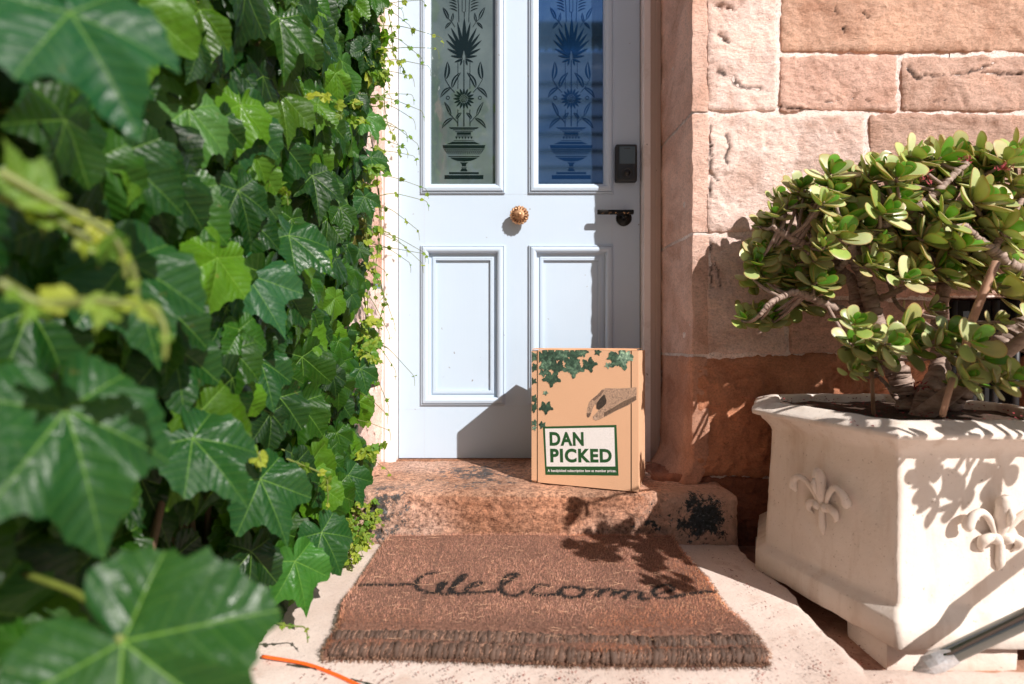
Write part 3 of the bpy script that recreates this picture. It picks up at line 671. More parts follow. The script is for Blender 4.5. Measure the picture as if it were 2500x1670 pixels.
for k in range(20):
    a = k*math.pi/10; lathe(mb, [(0.0001, 0.0), (0.0013, 0.0008), (0.0001, 0.0016)], (KX+0.0325*math.cos(a), YD-0.041, KZ+0.0325*math.sin(a)), seg=6)
mb.build('pierced_pattern', M['brass_dark'], knob, False)
# lever handle
LX, LZc = dx(1524)*0.995, EYE + 303/640.0*0.995
hd = MB(); lathe(hd, [(0.0295, 0.0), (0.0295, 0.008), (0.028, 0.0095), (0.0001, 0.0096)], (LX, YD, LZc), seg=40)
lathe(hd, [(0.011, 0.009), (0.011, 0.041), (0.0001, 0.0415)], (LX, YD, LZc+0.002), seg=20)
han = hd.build('lever_handle', M['bronze_dark'], door)
mb = MB(); rbox(mb, (LX-0.110, YD-0.054, LZc+0.0035), (LX+0.028, YD-0.040, LZc+0.0215), 0.004, 0.006, None, '-y+x-x+z-z+y'); mb.build('lever', M['lever'], han)
# smart lock keypad
mb = MB(); rbox(mb, (dx(1499)+0.002, YD-0.028, dz(448)), (dx(1552), YD, dz(358)), 0.006, 0.006, None, '-y+x-x+z-z')
lk = mb.build('keypad_lock', M['black_plastic'], door)
mb = MB(); rbox(mb, (dx(1507)+0.002, YD-0.0288, dz(406)), (dx(1547), YD-0.02, dz(364)), 0.0015, 0.005, None, '-y+x-x+z-z'); mb.build('keypad_screen', M['screen'], lk)
mb = MB(); lathe(mb, [(0.021, 0.0278), (0.021, 0.0305), (0.018, 0.032), (0.017, 0.0305), (0.009, 0.0305), (0.009, 0.033), (0.0001, 0.033)], (dx(1527), YD, dz(428)), seg=32); mb.build('key_dial', M['black_plastic'], lk)
mb = MB(); mb.box((dx(1520), YD-0.0291, dz(370)), (dx(1534), YD-0.0287, dz(368))); mb.build('lettering', M['black_plastic'], lk, False)

# ================================================================= CARDBOARD BOX
th = R(20); BF = np.array([0.062, 1.660, 0.150]); U = np.array([math.cos(th), -math.sin(th), 0]); W_ = np.array([math.sin(th), math.cos(th), 0]); BW, BD, BH = 0.330, 0.205, 0.421
BF = BF + [0, 0, 0.0015]
box = empty('cardboard_box', BF + U*BW/2 + W_*BD/2, 'orange printed cardboard box standing on the doorstep against the door', 'box')
def bx3(u, v, d): return BF + U*u + np.array([0, 0, v]) + W_*d        # u right, v up, d depth
def bquad(mb, pts, uv=None): mb.add([bx3(*p) for p in pts], [tuple(range(len(pts)))], uv=uv if uv is not None else [(p[0] + p[2], p[1]) for p in pts])
def bbox(mb, u0, u1, v0, v1, d0, d1):
    c = [(u0,v0,d0),(u1,v0,d0),(u1,v0,d1),(u0,v0,d1),(u0,v1,d0),(u1,v1,d0),(u1,v1,d1),(u0,v1,d1)]
    for f in ((0,3,2,1),(4,5,6,7),(0,1,5,4),(1,2,6,5),(2,3,7,6),(3,0,4,7)): bquad(mb, [c[i] for i in f])
mb = MB(); bbox(mb, 0.001, BW-0.001, 0, BH-0.004, 0.004, BD); body = mb.build('box_body', M['card'], box, False)
mb = MB(); bbox(mb, 0.0205, BW-0.022, 0.001, BH-0.002, -0.0005, 0.004); front = mb.build('front_panel', M['card'], box, False)
mb = MB(); bbox(mb, 0.0, 0.0165, 0.006, BH-0.006, -0.0005, 0.0045); mb.build('side_flap', M['card'], box, False)
mb = MB(); bbox(mb, BW-0.0185, BW+0.0012, 0.002, BH-0.003, -0.0005, 0.03); mb.build('side_flap', M['card'], box, False)
mb = MB(); bbox(mb, 0.0166, 0.0204, 0.002, BH-0.004, 0.0022, 0.006); mb.build('gap', M['dark'], box, False); mb = MB(); bbox(mb, BW-0.0219, BW-0.0186, 0.002, BH-0.004, 0.0022, 0.006); mb.build('gap', M['dark'], box, False)
mb = MB()
def wav(u): return 0.0018*math.sin(u*40)+0.001*math.sin(u*93)
us = np.linspace(0.003, BW-0.003, 24)
for a, b in zip(us[:-1], us[1:]):
    bquad(mb, [(a, BH-0.002+wav(a)*0.6, -0.001), (b, BH-0.002+wav(b)*0.6, -0.001), (b, BH+0.001+wav(b), 0.0), (a, BH+0.001+wav(a), 0.0)])
    bquad(mb, [(a, BH+0.001+wav(a), 0.0), (b, BH+0.001+wav(b), 0.0), (b, BH+0.0015, BD), (a, BH+0.0015, BD)])
mb.build('top_lid', M['card_plain'], box, False)
# printing on the front panel, laid on the real plane of the panel
NB = -W_
def Z3(x, y, off): return ray_plane(1250 + x/3.92, 820 + y/3.92, BF + NB*(0.0005 + off), NB)
def tilt_rect(mb, c, off): mb.add([Z3(x, y, off) for x, y in c], [(0,1,2,3)])
mb = MB(); tilt_rect(mb, [(320,1330),(1020,1338),(1000,852),(295,868)], 0.0003); lab = mb.build('label_border', M['print_green'], front, False)
mb = MB(); tilt_rect(mb, [(332,1250),(988,1250),(978,876),(316,888)], 0.0006); mb.build('label_field', M['label'], front, False)
def text_on(mbname, txt, x0, x1, y0, y1, off, mat, bold, rotdeg=-0.5):
    cu = bpy.data.curves.new('t', 'FONT'); cu.body = txt; cu.offset = bold; cu.resolution_u = 4; cu.space_character = 1.12
    o = bpy.data.objects.new('t', cu); C.objects.link(o); bpy.context.view_layer.update()
    me = bpy.data.meshes.new_from_object(o.evaluated_get(bpy.context.evaluated_depsgraph_get())); bpy.data.objects.remove(o)
    V = np.array([v.co[:] for v in me.vertices]); Fs = [tuple(p.vertices) for p in me.polygons]
    a, b = V.min(0), V.max(0); 
    if 'p' in txt: 
        a = a.copy(); 
    sx = (x1-x0)/(b[0]-a[0]); sy = (y1-y0)/(b[1]-a[1]); P = []
    for v in V:
        x = x0 + (v[0]-a[0])*sx; y = y1 - (v[1]-a[1])*sy; x += (y - y1) * -0.03 * -1 * 1.0; P.append(Z3(x + (y-y1)*-0.0, y + (x-x0)*0.004, off))
    m = MB(); m.add(P, Fs); return m.build(mbname, mat, front, False)
text_on('lettering', 'DAN', 362, 688, 919, 1052, 0.0009, M['print_green'], 0.042)
text_on('lettering', 'PICKED', 368, 957, 1078, 1212, 0.0009, M['print_green'], 0.042)
text_on('lettering', 'A handpicked subscription box at member prices.', 342, 998, 1276, 1310, 0.0009, M['print_white'], 0.022)
# printed vine leaves
def maple(cx, cy, r, rot, n=5):
    pts = []; K = 60
    for k in range(K):
        a = 2*math.pi*k/K; lobes = max(0, 1 - 1.25*abs(math.sin(a*n/2.0)))**0.8; rr = r*(0.60 + 0.42*lobes + 0.055*((k % 3)-1)); rr *= 0.45 if abs(a-math.pi) < 0.2 else (0.85 if abs(a-math.pi) < 0.9 else 1)
        b = a + rot; pts.append((cx + rr*math.sin(b), cy + rr*math.cos(b)))
    return pts
mb = MB(); n_ = 0; XL, YT = 257, 140
def pleaf(cx, cy, r, rot, col, xl=XL, xr=1190):
    global n_; n_ += 1
    pts = [(min(max(x, xl), xr), max(y, 128 + 18*(1190-x)/950*0.0 + 8)) for x, y in maple(cx, cy, r, rot)]
    off = 0.0004 + 0.00003*n_; P = [Z3(x, y, off) for x, y in pts]; c0 = Z3(min(max(cx, xl+2), xr-2), max(cy, 140), off); V = [c0] + P
    mb.add(V, [(0, i+1, (i+1) % len(P) + 1) for i in range(len(P))], col=col)
DG = (0.04, 0.09, 0.055); MG = (0.09, 0.17, 0.11); LG = (0.22, 0.34, 0.24)
for (x, y, r, c) in ((300,190,100,DG),(400,180,110,DG),(500,170,90,MG),(330,280,90,MG),(430,290,100,DG),(600,170,80,DG),(680,150,60,MG),(590,300,115,MG),(380,400,100,DG),(560,240,80,DG),(735,270,90,DG),(300,350,50,MG),(820,155,40,DG),(1035,210,135,MG),(1080,200,90,LG),(960,200,60,DG),(920,280,38,LG),(320,545,30,LG),(325,680,78,DG),(290,850,45,DG)):
    pleaf(x, y, r, rng.uniform(-0.5, 0.5), np.array(c)*rng.uniform(0.8, 1.2))
for (x, y, r, c) in ((205,200,60,MG),(215,300,50,DG),(205,430,40,DG),(215,600,50,DG),(205,680,60,DG),(215,830,40,MG),(215,880,30,LG)): pleaf(x, y, r, rng.uniform(-1, 1), c, 192, 236)
mb.build('leaf_print', M['pleaf'], front, False)
mb = MB()
hand = [(1192,490),(1100,500),(1000,502),(900,500),(860,515),(820,560),(760,610),(735,640),(720,700),(712,760),(725,785),(745,775),(760,740),(775,690),(795,655),(805,665),(805,700),(830,710),(800,745),(775,770),(775,795),(800,812),(840,800),(880,780),(930,755),(1000,715),(1060,690),(1120,660),(1192,610)]
HC = (0.46, 0.31, 0.22)
mb.add([Z3(x, y, 0.0004) for x, y in hand], [tuple(range(len(hand)))[::-1]], col=HC)
for k, (pts, c) in enumerate([([(885,560),(905,620),(900,650),(860,690),(832,708),(808,695),(808,650),(840,600),(870,570)], (0.05,0.035,0.025)),
                 ([(720,745),(716,770),(726,783),(742,772),(757,735),(742,740)], (0.17,0.11,0.08)), ([(880,775),(1000,712),(1110,662),(1188,612),(1188,572),(1060,630),(960,690),(880,735)], (0.17,0.11,0.075)),
                 ([(778,772),(776,793),(800,806),(822,800),(815,778)], (0.50,0.36,0.27)), ([(760,612),(820,562),(858,522),(884,525),(850,570),(790,620)], (0.23,0.15,0.11))]):
    mb.add([Z3(x, y, 0.0005+0.00004*k) for x, y in pts], [tuple(range(len(pts)))], col=c)
mb.build('hand_print', M['phand'], front, False)

# ================================================================= DOORMAT
mat_o = empty('doormat', (0.06, 1.24, 0.0), 'brown coir doormat with a dark handwritten welcome, below the doorstep', 'doormat')
MX0, MX1, MY0, MY1, MT = -0.355, 0.475, 0.975, 1.525, 0.026
def mat_edge(x, y):
    return x, y
def mat_z(P):
    z = MT + 0.004*fbm(P*[1,1,0], 0.16, 3, 52) + 0.010*np.clip((P[:,1]-1.43)/0.09, 0, 1)**2 - 0.010*np.exp(-((P[:,1]-1.04)/0.008)**2); return z
def mat_warp(V):
    V = V.copy(); x, y = V[:, 0].copy(), V[:, 1].copy(); fy = (y-MY0)/(MY1-MY0); fx = (x-MX0)/(MX1-MX0)
    V[:, 0] += 0.010*np.sin(fy*3.0)*(fx-0.5) + 0.012*fbm(V*[0,1,0], 0.2, 2, 7)*(np.abs(fx-.5) > .3)
    V[:, 1] += -0.018*fx*(1-fy) + 0.006*np.sin(fx*7) * (1-fy); return V
mb = MB(); nx, ny = 150, 100
A, B = np.meshgrid(np.linspace(MX0, MX1, nx), np.linspace(MY0, MY1, ny), indexing='ij'); P = np.stack([A.ravel(), B.ravel(), np.zeros(nx*ny)], 1)
ed = np.minimum(np.minimum(A-MX0, MX1-A), np.minimum(B-MY0, MY1-B)).ravel(); P[:, 2] = mat_z(P) * np.clip(ed/0.012, 0, 1)**0.4 + 0.0015
base_P = P
# dark script: polyline in strip coordinates of the photograph -> mat plane
def S5(x, y): return ray_plane(900 + x/2.609, 1360 + y/2.609, (0, 0, 0.030), np.array([0, 0, 1.0]))[:2]
strokes = [[(-60,186),(0,182),(150,178),(285,172)], [(440,98),(400,96),(350,112),(305,150),(305,190),(340,212),(430,222),(470,190),(492,158),(455,168),(438,215)],
 [(438,222),(500,228),(545,160),(600,110),(615,125),(560,170),(530,205),(560,228),(610,222)], [(610,200),(690,180),(722,162),(680,160),(640,185),(625,215),(670,222),(760,214),(810,210)],
 [(800,215),(850,180),(930,125),(945,108),(890,112),(850,150),(840,200),(870,228),(930,240),(990,215)], [(1140,182),(1080,180),(1040,205),(1050,232),(1120,240),(1200,238)],
 [(1330,195),(1250,192),(1215,220),(1250,248),(1330,252),(1370,220),(1330,195),(1400,210)], [(1400,215),(1470,208),(1450,250)], [(1455,245),(1510,208),(1570,212),(1545,245)], [(1560,235),(1620,212),(1660,225),(1625,262)],
 [(1625,258),(1690,215),(1735,225),(1725,268),(1790,262)], [(1800,240),(1890,215),(1940,190),(1890,165),(1830,185),(1810,225),(1850,258),(1930,250),(1990,232)], [(1990,236),(2100,220),(2180,214),(2250,206)]]
SP = [np.array([S5(*p) for p in spline(np.array(s, float), 6)]) for s in strokes]
SPALL = np.concatenate([np.stack([s[:-1], s[1:]], 1) for s in SP])
def script_dist(Q):
    d = np.full(len(Q), 9.0)
    for a, b in SPALL:
        ab = b-a; t = np.clip(((Q-a) @ ab) / (ab @ ab + 1e-12), 0, 1); d = np.minimum(d, np.linalg.norm(Q - (a + t[:, None]*ab), axis=1))
    return d
Wp = mat_warp(base_P); ib = (script_dist(Wp[:, :2]) < 0.006)[:, None]; mb.add(Wp, grid_faces(nx, ny), col=np.where(ib, 0.03, 1.0) * np.ones((1, 3))); mb.build('coir_pile_base', M['coir'], mat_o)
def fibres(name, n, L0, L1, lean, wd, region=None, colscale=1.0):
    x = rng.uniform(MX0+0.003, MX1-0.003, n); y = rng.uniform(MY0+0.003, MY1-0.003, n)
    P = np.stack([x, y, np.zeros(n)], 1); P[:, 2] = mat_z(P) - 0.003; Pw = mat_warp(P)
    d = script_dist(Pw[:, :2]); ink = (d < 0.0060 + 0.002*fbm(P, 0.012, 2, 3)) & (rng.rand(n) < 0.93)
    L = rng.uniform(L0, L1, n); az = rng.uniform(0, 2*math.pi, n); le = lean*rng.uniform(0.3, 1.0, n)
    D = np.stack([np.cos(az)*le, np.sin(az)*le - 0.25, np.ones(n)], 1); D /= np.linalg.norm(D, axis=1, keepdims=True)
    sd_ = np.stack([-np.sin(az+0.6), np.cos(az+0.6), np.zeros(n)], 1) * wd * rng.uniform(0.6, 1.3, n)[:, None]
    tip = Pw + D*L[:, None]; V = np.empty((n*3, 3)); V[0::3] = Pw - sd_; V[1::3] = Pw + sd_; V[2::3] = tip
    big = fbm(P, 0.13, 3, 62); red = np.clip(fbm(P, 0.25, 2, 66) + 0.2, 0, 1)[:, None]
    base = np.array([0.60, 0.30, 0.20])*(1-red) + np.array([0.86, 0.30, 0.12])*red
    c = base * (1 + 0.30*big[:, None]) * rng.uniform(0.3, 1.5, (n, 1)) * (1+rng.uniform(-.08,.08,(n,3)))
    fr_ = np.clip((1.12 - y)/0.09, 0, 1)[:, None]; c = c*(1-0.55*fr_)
    c[ink] = np.array([0.012, 0.010, 0.009]) * rng.uniform(0.6, 1.6, (ink.sum(), 1))
    c = np.clip(c, 0.004, 0.9) * colscale; m = MB(); m.add(V, np.arange(n*3).reshape(-1, 3), col=np.repeat(c, 3, axis=0)); return m
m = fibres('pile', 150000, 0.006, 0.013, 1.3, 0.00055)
# loose straws lying on the pile
mb = m
for k in range(260):
    p = np.array([rng.uniform(MX0, MX1), rng.uniform(MY0, MY1), 0]); z = mat_z(p[None])[0] + rng.uniform(0.006, 0.011); a = rng.uniform(0, 6.28); L = rng.uniform(0.008, 0.032); q = rng.uniform(-1.2, 1.2)
    pts = [p + [0, 0, z]]
    for s in range(4): a += q*0.35; pts.append(pts[-1] + np.array([math.cos(a), math.sin(a), rng.uniform(-.12, .14)])*L/4)
    tube(mb, pts, 0.0003, 3, col=np.array([0.62, 0.36, 0.22])*rng.uniform(0.5, 1.2), cap=False)
mb.build('coir_pile', M['fibre'], mat_o, False)
# rolled, bound front edge in two rows of tufts
for row, (yy, zz, rr) in enumerate(((1.012, 0.020, 0.013), (0.985, 0.013, 0.012))):
    mb = MB(); n = 88
    for k in range(n):
        x = MX0 + 0.012 + (MX1-MX0-0.024)*(k+0.5+rng.uniform(-.3,.3))/n; P0 = mat_warp(np.array([[x, yy, 0]]))[0]; hw = (MX1-MX0)/n*rng.uniform(0.45, 0.72)
        g = rng.uniform(0.7, 1.3); col = np.array([0.20, 0.115, 0.08])*g
        ang = np.linspace(-0.6, 3.6, 7); pts = [P0 + [rng.uniform(-.002,.002) + 0.003*math.sin(t), -rr*math.cos(t)*0.9, max(zz - 0.001 + rr*math.sin(t)*rng.uniform(.8, 1.1), 0.002)] for t in ang]
        tube(mb, pts, [hw*0.6, hw, hw*1.05, hw*1.05, hw, hw, hw*.5], 7, col=col*0.45, jitter=0.35)
        for q in range(46):
            a0 = rng.uniform(-0.5, 2.2); a1 = a0 + rng.uniform(0.5, 1.3); xx = rng.uniform(-hw*1.4, hw*1.4)
            p = [P0 + [xx + 0.002*s, -(rr+0.0005+0.0016*s)*math.cos(a), max(zz + (rr+0.0005+0.0014*s)*math.sin(a), 0.001)] for s, a in enumerate((a0, (a0+a1)/2, a1 - 0.2))]
            tube(mb, np.array(p), [0.0005, 0.0005, 0.0002], 3, col=np.clip(col*(rng.uniform(0.3, 1.3) if rng.rand() < .75 else 2.8)*np.ones(3), 0, 0.7), cap=False)
    mb.build('bound_edge', M['fibre'], mat_o)
# fringe around the two sides
mb = MB()
for k in range(2600):
    s = rng.randint(0, 3)
    if s < 2: p = np.array([[MX0, MX1][s], rng.uniform(MY0, MY1), rng.uniform(0.003, MT)]); d = np.array([[-1, 1][s], rng.uniform(-.6, .6), rng.uniform(-.3, .4)])
    else: p = np.array([rng.uniform(MX0, MX1), MY0-0.006, rng.uniform(0.002, 0.012)]); d = np.array([rng.uniform(-.6, .6), -1, rng.uniform(-.2, .2)])
    p = mat_warp(p[None])[0]; L = rng.uniform(0.002, 0.006); tube(mb, [p - d*0.004, p + d*L*0.5, p + d*L + [0, 0, -0.002]], [0.0006, 0.0005, 0.0002], 3, col=np.array([0.30, 0.17, 0.11])*rng.uniform(0.4, 1.4), cap=False)
mb.build('side_fringe', M['fibre'], mat_o)

# ================================================================= PLANTER
pl = empty('planter', (0.95, 1.35, -0.055), 'large pale cast stone hexagonal planter holding the jade plant, right of the doorstep', 'planter')
HEX = np.array([(0.735, 1.0), (1.185, 1.0), (1.33, 1.36), (1.17, 1.655), (0.77, 1.655), (0.628, 1.375)])
def hex_in(d):
    n = len(HEX); out = []
    for i in range(n):
        a, b, c = HEX[i-1], HEX[i], HEX[(i+1) % n]
        e1 = (b-a)/np.linalg.norm(b-a); e2 = (c-b)/np.linalg.norm(c-b); n1 = np.array([-e1[1], e1[0]]); n2 = np.array([-e2[1], e2[0]])
        m_ = n1+n2; m_ /= np.linalg.norm(m_); out.append(b + m_*d/np.dot(m_, n1))
    return np.array(out)
def hexloft(mb, prof, sub=36, amp=0.002, seed=1, closed=None):
    V = []
    for (d, z) in prof:
        h = hex_in(d)
        for i in range(6):
            a, b = h[i], h[(i+1) % 6]
            for t in np.linspace(0, 1, sub, endpoint=False): p = a*(1-t)+b*t; V.append((p[0], p[1], z))
    V = np.array(V); n = 6*sub
    V[:, :2] += np.stack([fbm(V, 0.03, 3, seed), fbm(V, 0.03, 3, seed+3)], 1)*amp; V[:, 2] += fbm(V, 0.04, 3, seed+5)*amp
    i = np.arange(len(prof)-1)[:, None]; k = np.arange(n)[None, :]; k2 = (k+1) % n
    mb.add(V, np.stack([i*n+k, i*n+k2, (i+1)*n+k2, (i+1)*n+k], -1).reshape(-1, 4))
body = [(0.014, 0.0), (0.010, 0.004), (0.009, 0.05), (0.013, 0.056), (0.028, 0.068), (0.033, 0.074)] + [(0.034 + 0.016*t, 0.08 + 0.285*t) for t in np.linspace(0, 1, 16)] + [(0.047, 0.375), (0.036, 0.389), (0.026, 0.397), (0.022, 0.405)]
mb = MB(); hexloft(mb, body); mb.build('bowl', M['planter'], pl)
mb = MB(); hexloft(mb, [(0.024, 0.404), (0.005, 0.407), (0.001, 0.408), (0.0, 0.4095), (0.0, 0.417), (0.0015, 0.419), (0.010, 0.4235), (0.028, 0.430), (0.044, 0.4355), (0.056, 0.4375), (0.064, 0.436), (0.067, 0.431), (0.068, 0.39)], 48, 0.0016, 9)
mb.build('rim', M['planter'], pl)
mb = MB()
rbox(mb, (0.740, 1.035, -0.057), (1.00, 1.16, 0.004), 0.006, 0.01, lambda V, N: fbm(V, 0.03, 3, 2)*0.002, '-y+x-x+z+y'); mb.build('foot', M['planter'], pl); mb = MB(); rbox(mb, (0.74, 1.5, -0.057), (1.1, 1.6, 0.004), 0.006, 0.02, None, '-y+x-x+z+y')
mb.build('foot', M['planter'], pl)
mb = MB(); h = hex_in(0.068); c0 = h.mean(0); n = 90; R_ = 14; V = []
for r in np.linspace(0, 1, R_):
    for i in range(6):
        for t in np.linspace(0, 1, 14, endpoint=False): p = c0*(1-r) + (h[i]*(1-t)+h[(i+1) % 6]*t)*r; V.append((p[0], p[1], 0.410))
V = np.array(V); V[:, 2] += fbm(V, 0.03, 4, 3)*0.006 + 0.004
k = np.arange(84)[None, :]; i = np.arange(R_-1)[:, None]; k2 = (k+1) % 84
mb.add(V, np.stack([i*84+k, i*84+k2, (i+1)*84+k2, (i+1)*84+k], -1).reshape(-1, 4)); soil = mb.build('soil', M['soil'], pl)
mb = MB()   # dropped dried petals on the soil, lying in one loose layer
for k in range(420):
    p = c0 + (rng.uniform(-0.27, 0.27), rng.uniform(-0.3, 0.3)); a = rng.uniform(0, 6.28); s = rng.uniform(0.003, 0.008)
    p3 = np.array([p[0], p[1], 0.423 + rng.uniform(0, .006)]); mb.add([p3, p3 + [s*math.cos(a), s*math.sin(a), rng.uniform(0, .004)], p3 + [s*math.cos(a+1), s*math.sin(a+1), rng.uniform(0, .003)]], [(0,1,2)])
tag(mb.build('fallen_petal', M['redflower'], soil, False), kind='stuff')
def ornament(a, b, zc, sc=0.84):
    a = np.array(a); b = np.array(b); e = np.array([*(b-a)/np.linalg.norm(b-a), 0]); nn = np.array([e[1], -e[0], 0]); c = np.array([*((a+b)/2), zc])
    mb = MB(); o = lambda u, v, h: c + e*u*sc + np.array([0, 0, v*sc]) + nn*h*sc
    for s in (-1, 1):
        tube(mb, [o(*q) for q in spline([(s*0.006, -0.030, .004), (s*0.018, 0.005, .012), (s*0.036, 0.036, .018), (s*0.058, 0.050, .024), (s*0.078, 0.040, .026), (s*0.086, 0.018, .022), (s*0.080, 0.004, .016)], 5)],
             np.interp(np.linspace(0, 1, 31), [0, .3, .6, .85, 1], [.003, .0075, .009, .0125, .005])*sc, 12)
        tube(mb, [o(*q) for q in spline([(s*0.004, -0.014, .008), (s*0.022, -0.012, .012), (s*0.040, -0.020, .012), (s*0.044, -0.036, .008), (s*0.034, -0.048, .003)], 5)],
             np.interp(np.linspace(0, 1, 21), [0, .5, 1], [.007, .0115, .003])*sc, 10)
        lathe(mb, [(0.0002, 0.013), (0.007, .011), (0.011, 0.004), (0.012, -0.004), (0.008, -0.012)], o(s*0.013, -0.016, 0.010), tuple(nn), 16)
    tube(mb, [o(*q) for q in spline([(0, -0.02, .004), (0, 0.01, .012), (0, 0.045, .018), (0, 0.072, .022), (0, 0.088, .026)], 5)], np.interp(np.linspace(0, 1, 21), [0, .35, .7, .9, 1], [.005, .016, .017, .012, .006])*sc, 14)
    tube(mb, [o(*q) for q in [(0, .02, .030), (0, 0.045, .038), (0, .062, .036)]], [0.004*sc, .008*sc, .004*sc], 8)
    tube(mb, [o(*q) for q in spline([(0, -0.02, .010), (0, -0.05, .010), (0, -0.078, .008), (0, -0.098, .001)], 4)], np.interp(np.linspace(0, 1, 13), [0, .6, 1], [.008, .010, .001])*sc, 8)
    return mb.build('moulded_flower', M['planter'], pl)
h = hex_in(0.041); ornament(h[5], h[0], 0.232); ornament(h[0], h[1], 0.222); ornament(h[1], h[2], 0.232)

# ================================================================= JADE PLANT
jp = empty('jade_plant', (0.93, 1.3, 0.43), 'jade plant with fleshy round leaves and thick grey stems in the stone planter', 'plant')
def Q5(x, y, Y): return PX(1700 + x/2.24, 300 + y/2.24, Y)
br = []   # (points, r0, r1)
def B_(pts, r0, r1): br.append((spline([Q5(p[0], p[1], p[2] + 0.13) for p in pts], 8), r0*1.1, r1*1.1))
B_([(1190,1620,1.24),(1150,1500,1.24),(1100,1370,1.25),(1040,1240,1.27),(980,1080,1.28),(940,930,1.28),(900,800,1.27),(850,720,1.25),(830,650,1.2)], 0.029, 0.012)
B_([(860,740,1.25),(930,640,1.25),(1010,570,1.24),(1150,490,1.23),(1290,400,1.22),(1400,290,1.22),(1480,220,1.22)], 0.014, 0.007)
B_([(1010,1300,1.30),(930,1130,1.32),(880,980,1.33),(860,880,1.33),(780,800,1.32),(700,730,1.30),(600,670,1.28),(480,610,1.27),(420,570,1.26)], 0.022, 0.006)
B_([(900,1060,1.30),(800,1030,1.27),(680,980,1.25),(560,930,1.24),(470,950,1.23),(400,990,1.22),(350,1050,1.22)], 0.014, 0.005)
B_([(690,860,1.30),(780,790,1.27),(830,740,1.25)], 0.008, 0.009)
B_([(1220,1640,1.2),(1270,1480,1.2),(1330,1350,1.24),(1330,1180,1.3),(1330,1020,1.33),(1370,860,1.33),(1430,720,1.3),(1500,600,1.25),(1560,520,1.22)], 0.026, 0.009)
B_([(1330,1620,1.25),(1420,1480,1.2),(1560,1330,1.17),(1680,1200,1.15),(1800,1090,1.14),(1960,950,1.14),(2080,820,1.15)], 0.028, 0.018)
B_([(1900,1000,1.14),(1850,840,1.15),(1720,780,1.16),(1610,690,1.17),(1540,640,1.17),(1460,560,1.17)], 0.017, 0.008)
B_([(1620,700,1.17),(1680,600,1.18),(1720,520,1.18),(1780,420,1.2)], 0.009, 0.006)
B_([(1010,960,1.27),(1100,920,1.22),(1180,880,1.18)], 0.009, 0.004)
B_([(960,1350,1.26),(1040,1430,1.22),(1090,1500,1.2)], 0.003, 0.007)
B_([(1060,880,1.30),(1090,980,1.28),(1140,1030,1.25),(1180,1040,1.22)], 0.005, 0.004)
B_([(1280,520,1.3),(1350,480,1.3),(1420,400,1.3),(1440,330,1.3)], 0.005, 0.004)
B_([(1370,860,1.33),(1250,700,1.3),(1150,600,1.3),(1100,520,1.3)], 0.009, 0.005)
B_([(2080,820,1.15),(2200,600,1.2),(2250,420,1.25)], 0.016, 0.006); B_([(1960,950,1.14),(2050,1100,1.1),(2150,1250,1.1)], 0.012, 0.006)
B_([(1400,700,1.3),(1700,500,1.4),(1950,380,1.4)], 0.012, 0.006)
mb = MB()
for (p, r0, r1) in br:
    p = spline(p[::2], 6); r = np.linspace(r0, r1, len(p)) * (0.9 + 0.16*np.exp(-((np.arange(len(p)) % 11)-5.0)**2/1.5) + 0.07*fbm(p, 0.03, 3, 5)); p = p + rng.uniform(-1, 1, p.shape)*0.0012; tube(mb, p, r, 14)
tw = mb
allbr = np.concatenate([b[0] for b in br])
mb_leaf = MB()
# leaf template (unit length along +y, thick)
def jade_tpl():
    K = 16; V = []; uv = []; rings = (1.0, 0.86, 0.5)
    outl = []
    for k in range(K):
        a = 2*math.pi*k/K; y = 0.5 - 0.5*math.cos(a); wdt = 0.36*math.sin(a) * (0.55 + 0.75*y**1.1) * 1.0
        outl.append((wdt, y))
    outl = np.array(outl); c = np.array([0, 0.58])
    for side in (1, -1):
        for r in rings:
            for (x, y) in outl:
                px_, py_ = c + (np.array([x, y]) - c)*r; zz = 0.055*(1-r**3)**0.6*side; V.append((px_, py_, zz + 0.16*py_**2*0.6 + 0.5*px_*px_)); uv.append((r, 0))
        V.append((c[0], c[1], 0.058*side + 0.16*c[1]**2*0.6)); uv.append((0, 0))
    Fs = []; m_ = 3*K+1
    for si, s0 in enumerate((0, m_)):
        for r in range(2):
            for k in range(K):
                k2 = (k+1) % K; q = (s0+r*K+k, s0+r*K+k2, s0+(r+1)*K+k2, s0+(r+1)*K+k); Fs.append(q if si else q[::-1])
        for k in range(K):
            k2 = (k+1) % K; q = (s0+2*K+k, s0+2*K+k2, s0+3*K, s0+3*K); Fs.append((q[0], q[1], q[2]) if si else (q[1], q[0], q[2]))
    return np.array(V), Fs, np.array(uv)
JT, JF, JUV = jade_tpl(); JF4 = np.array([f for f in JF if len(f) == 4]); JF3 = np.array([f for f in JF if len(f) == 3])
def add_leaf(mbx, T, F4, F3, uv, pos, d, nrm, s, col, wscale=1.0):
    d = d/np.linalg.norm(d); nrm = nrm - d*np.dot(nrm, d); nrm /= np.linalg.norm(nrm)+1e-9; x = np.cross(d, nrm)
    V = pos + s*(np.outer(T[:, 0]*wscale, x) + np.outer(T[:, 1], d) + np.outer(T[:, 2], nrm)); n0 = mbx.n
    mbx.v.append(V); mbx.f.append(F4 + n0)
    if F3 is not None: mbx.f.append(F3 + n0)
    mbx.uv.append(uv); c = np.tile(np.asarray(col, float), (len(V), 1)) if np.ndim(col) == 1 else col; mbx.col.append(c); mbx.n += len(V)
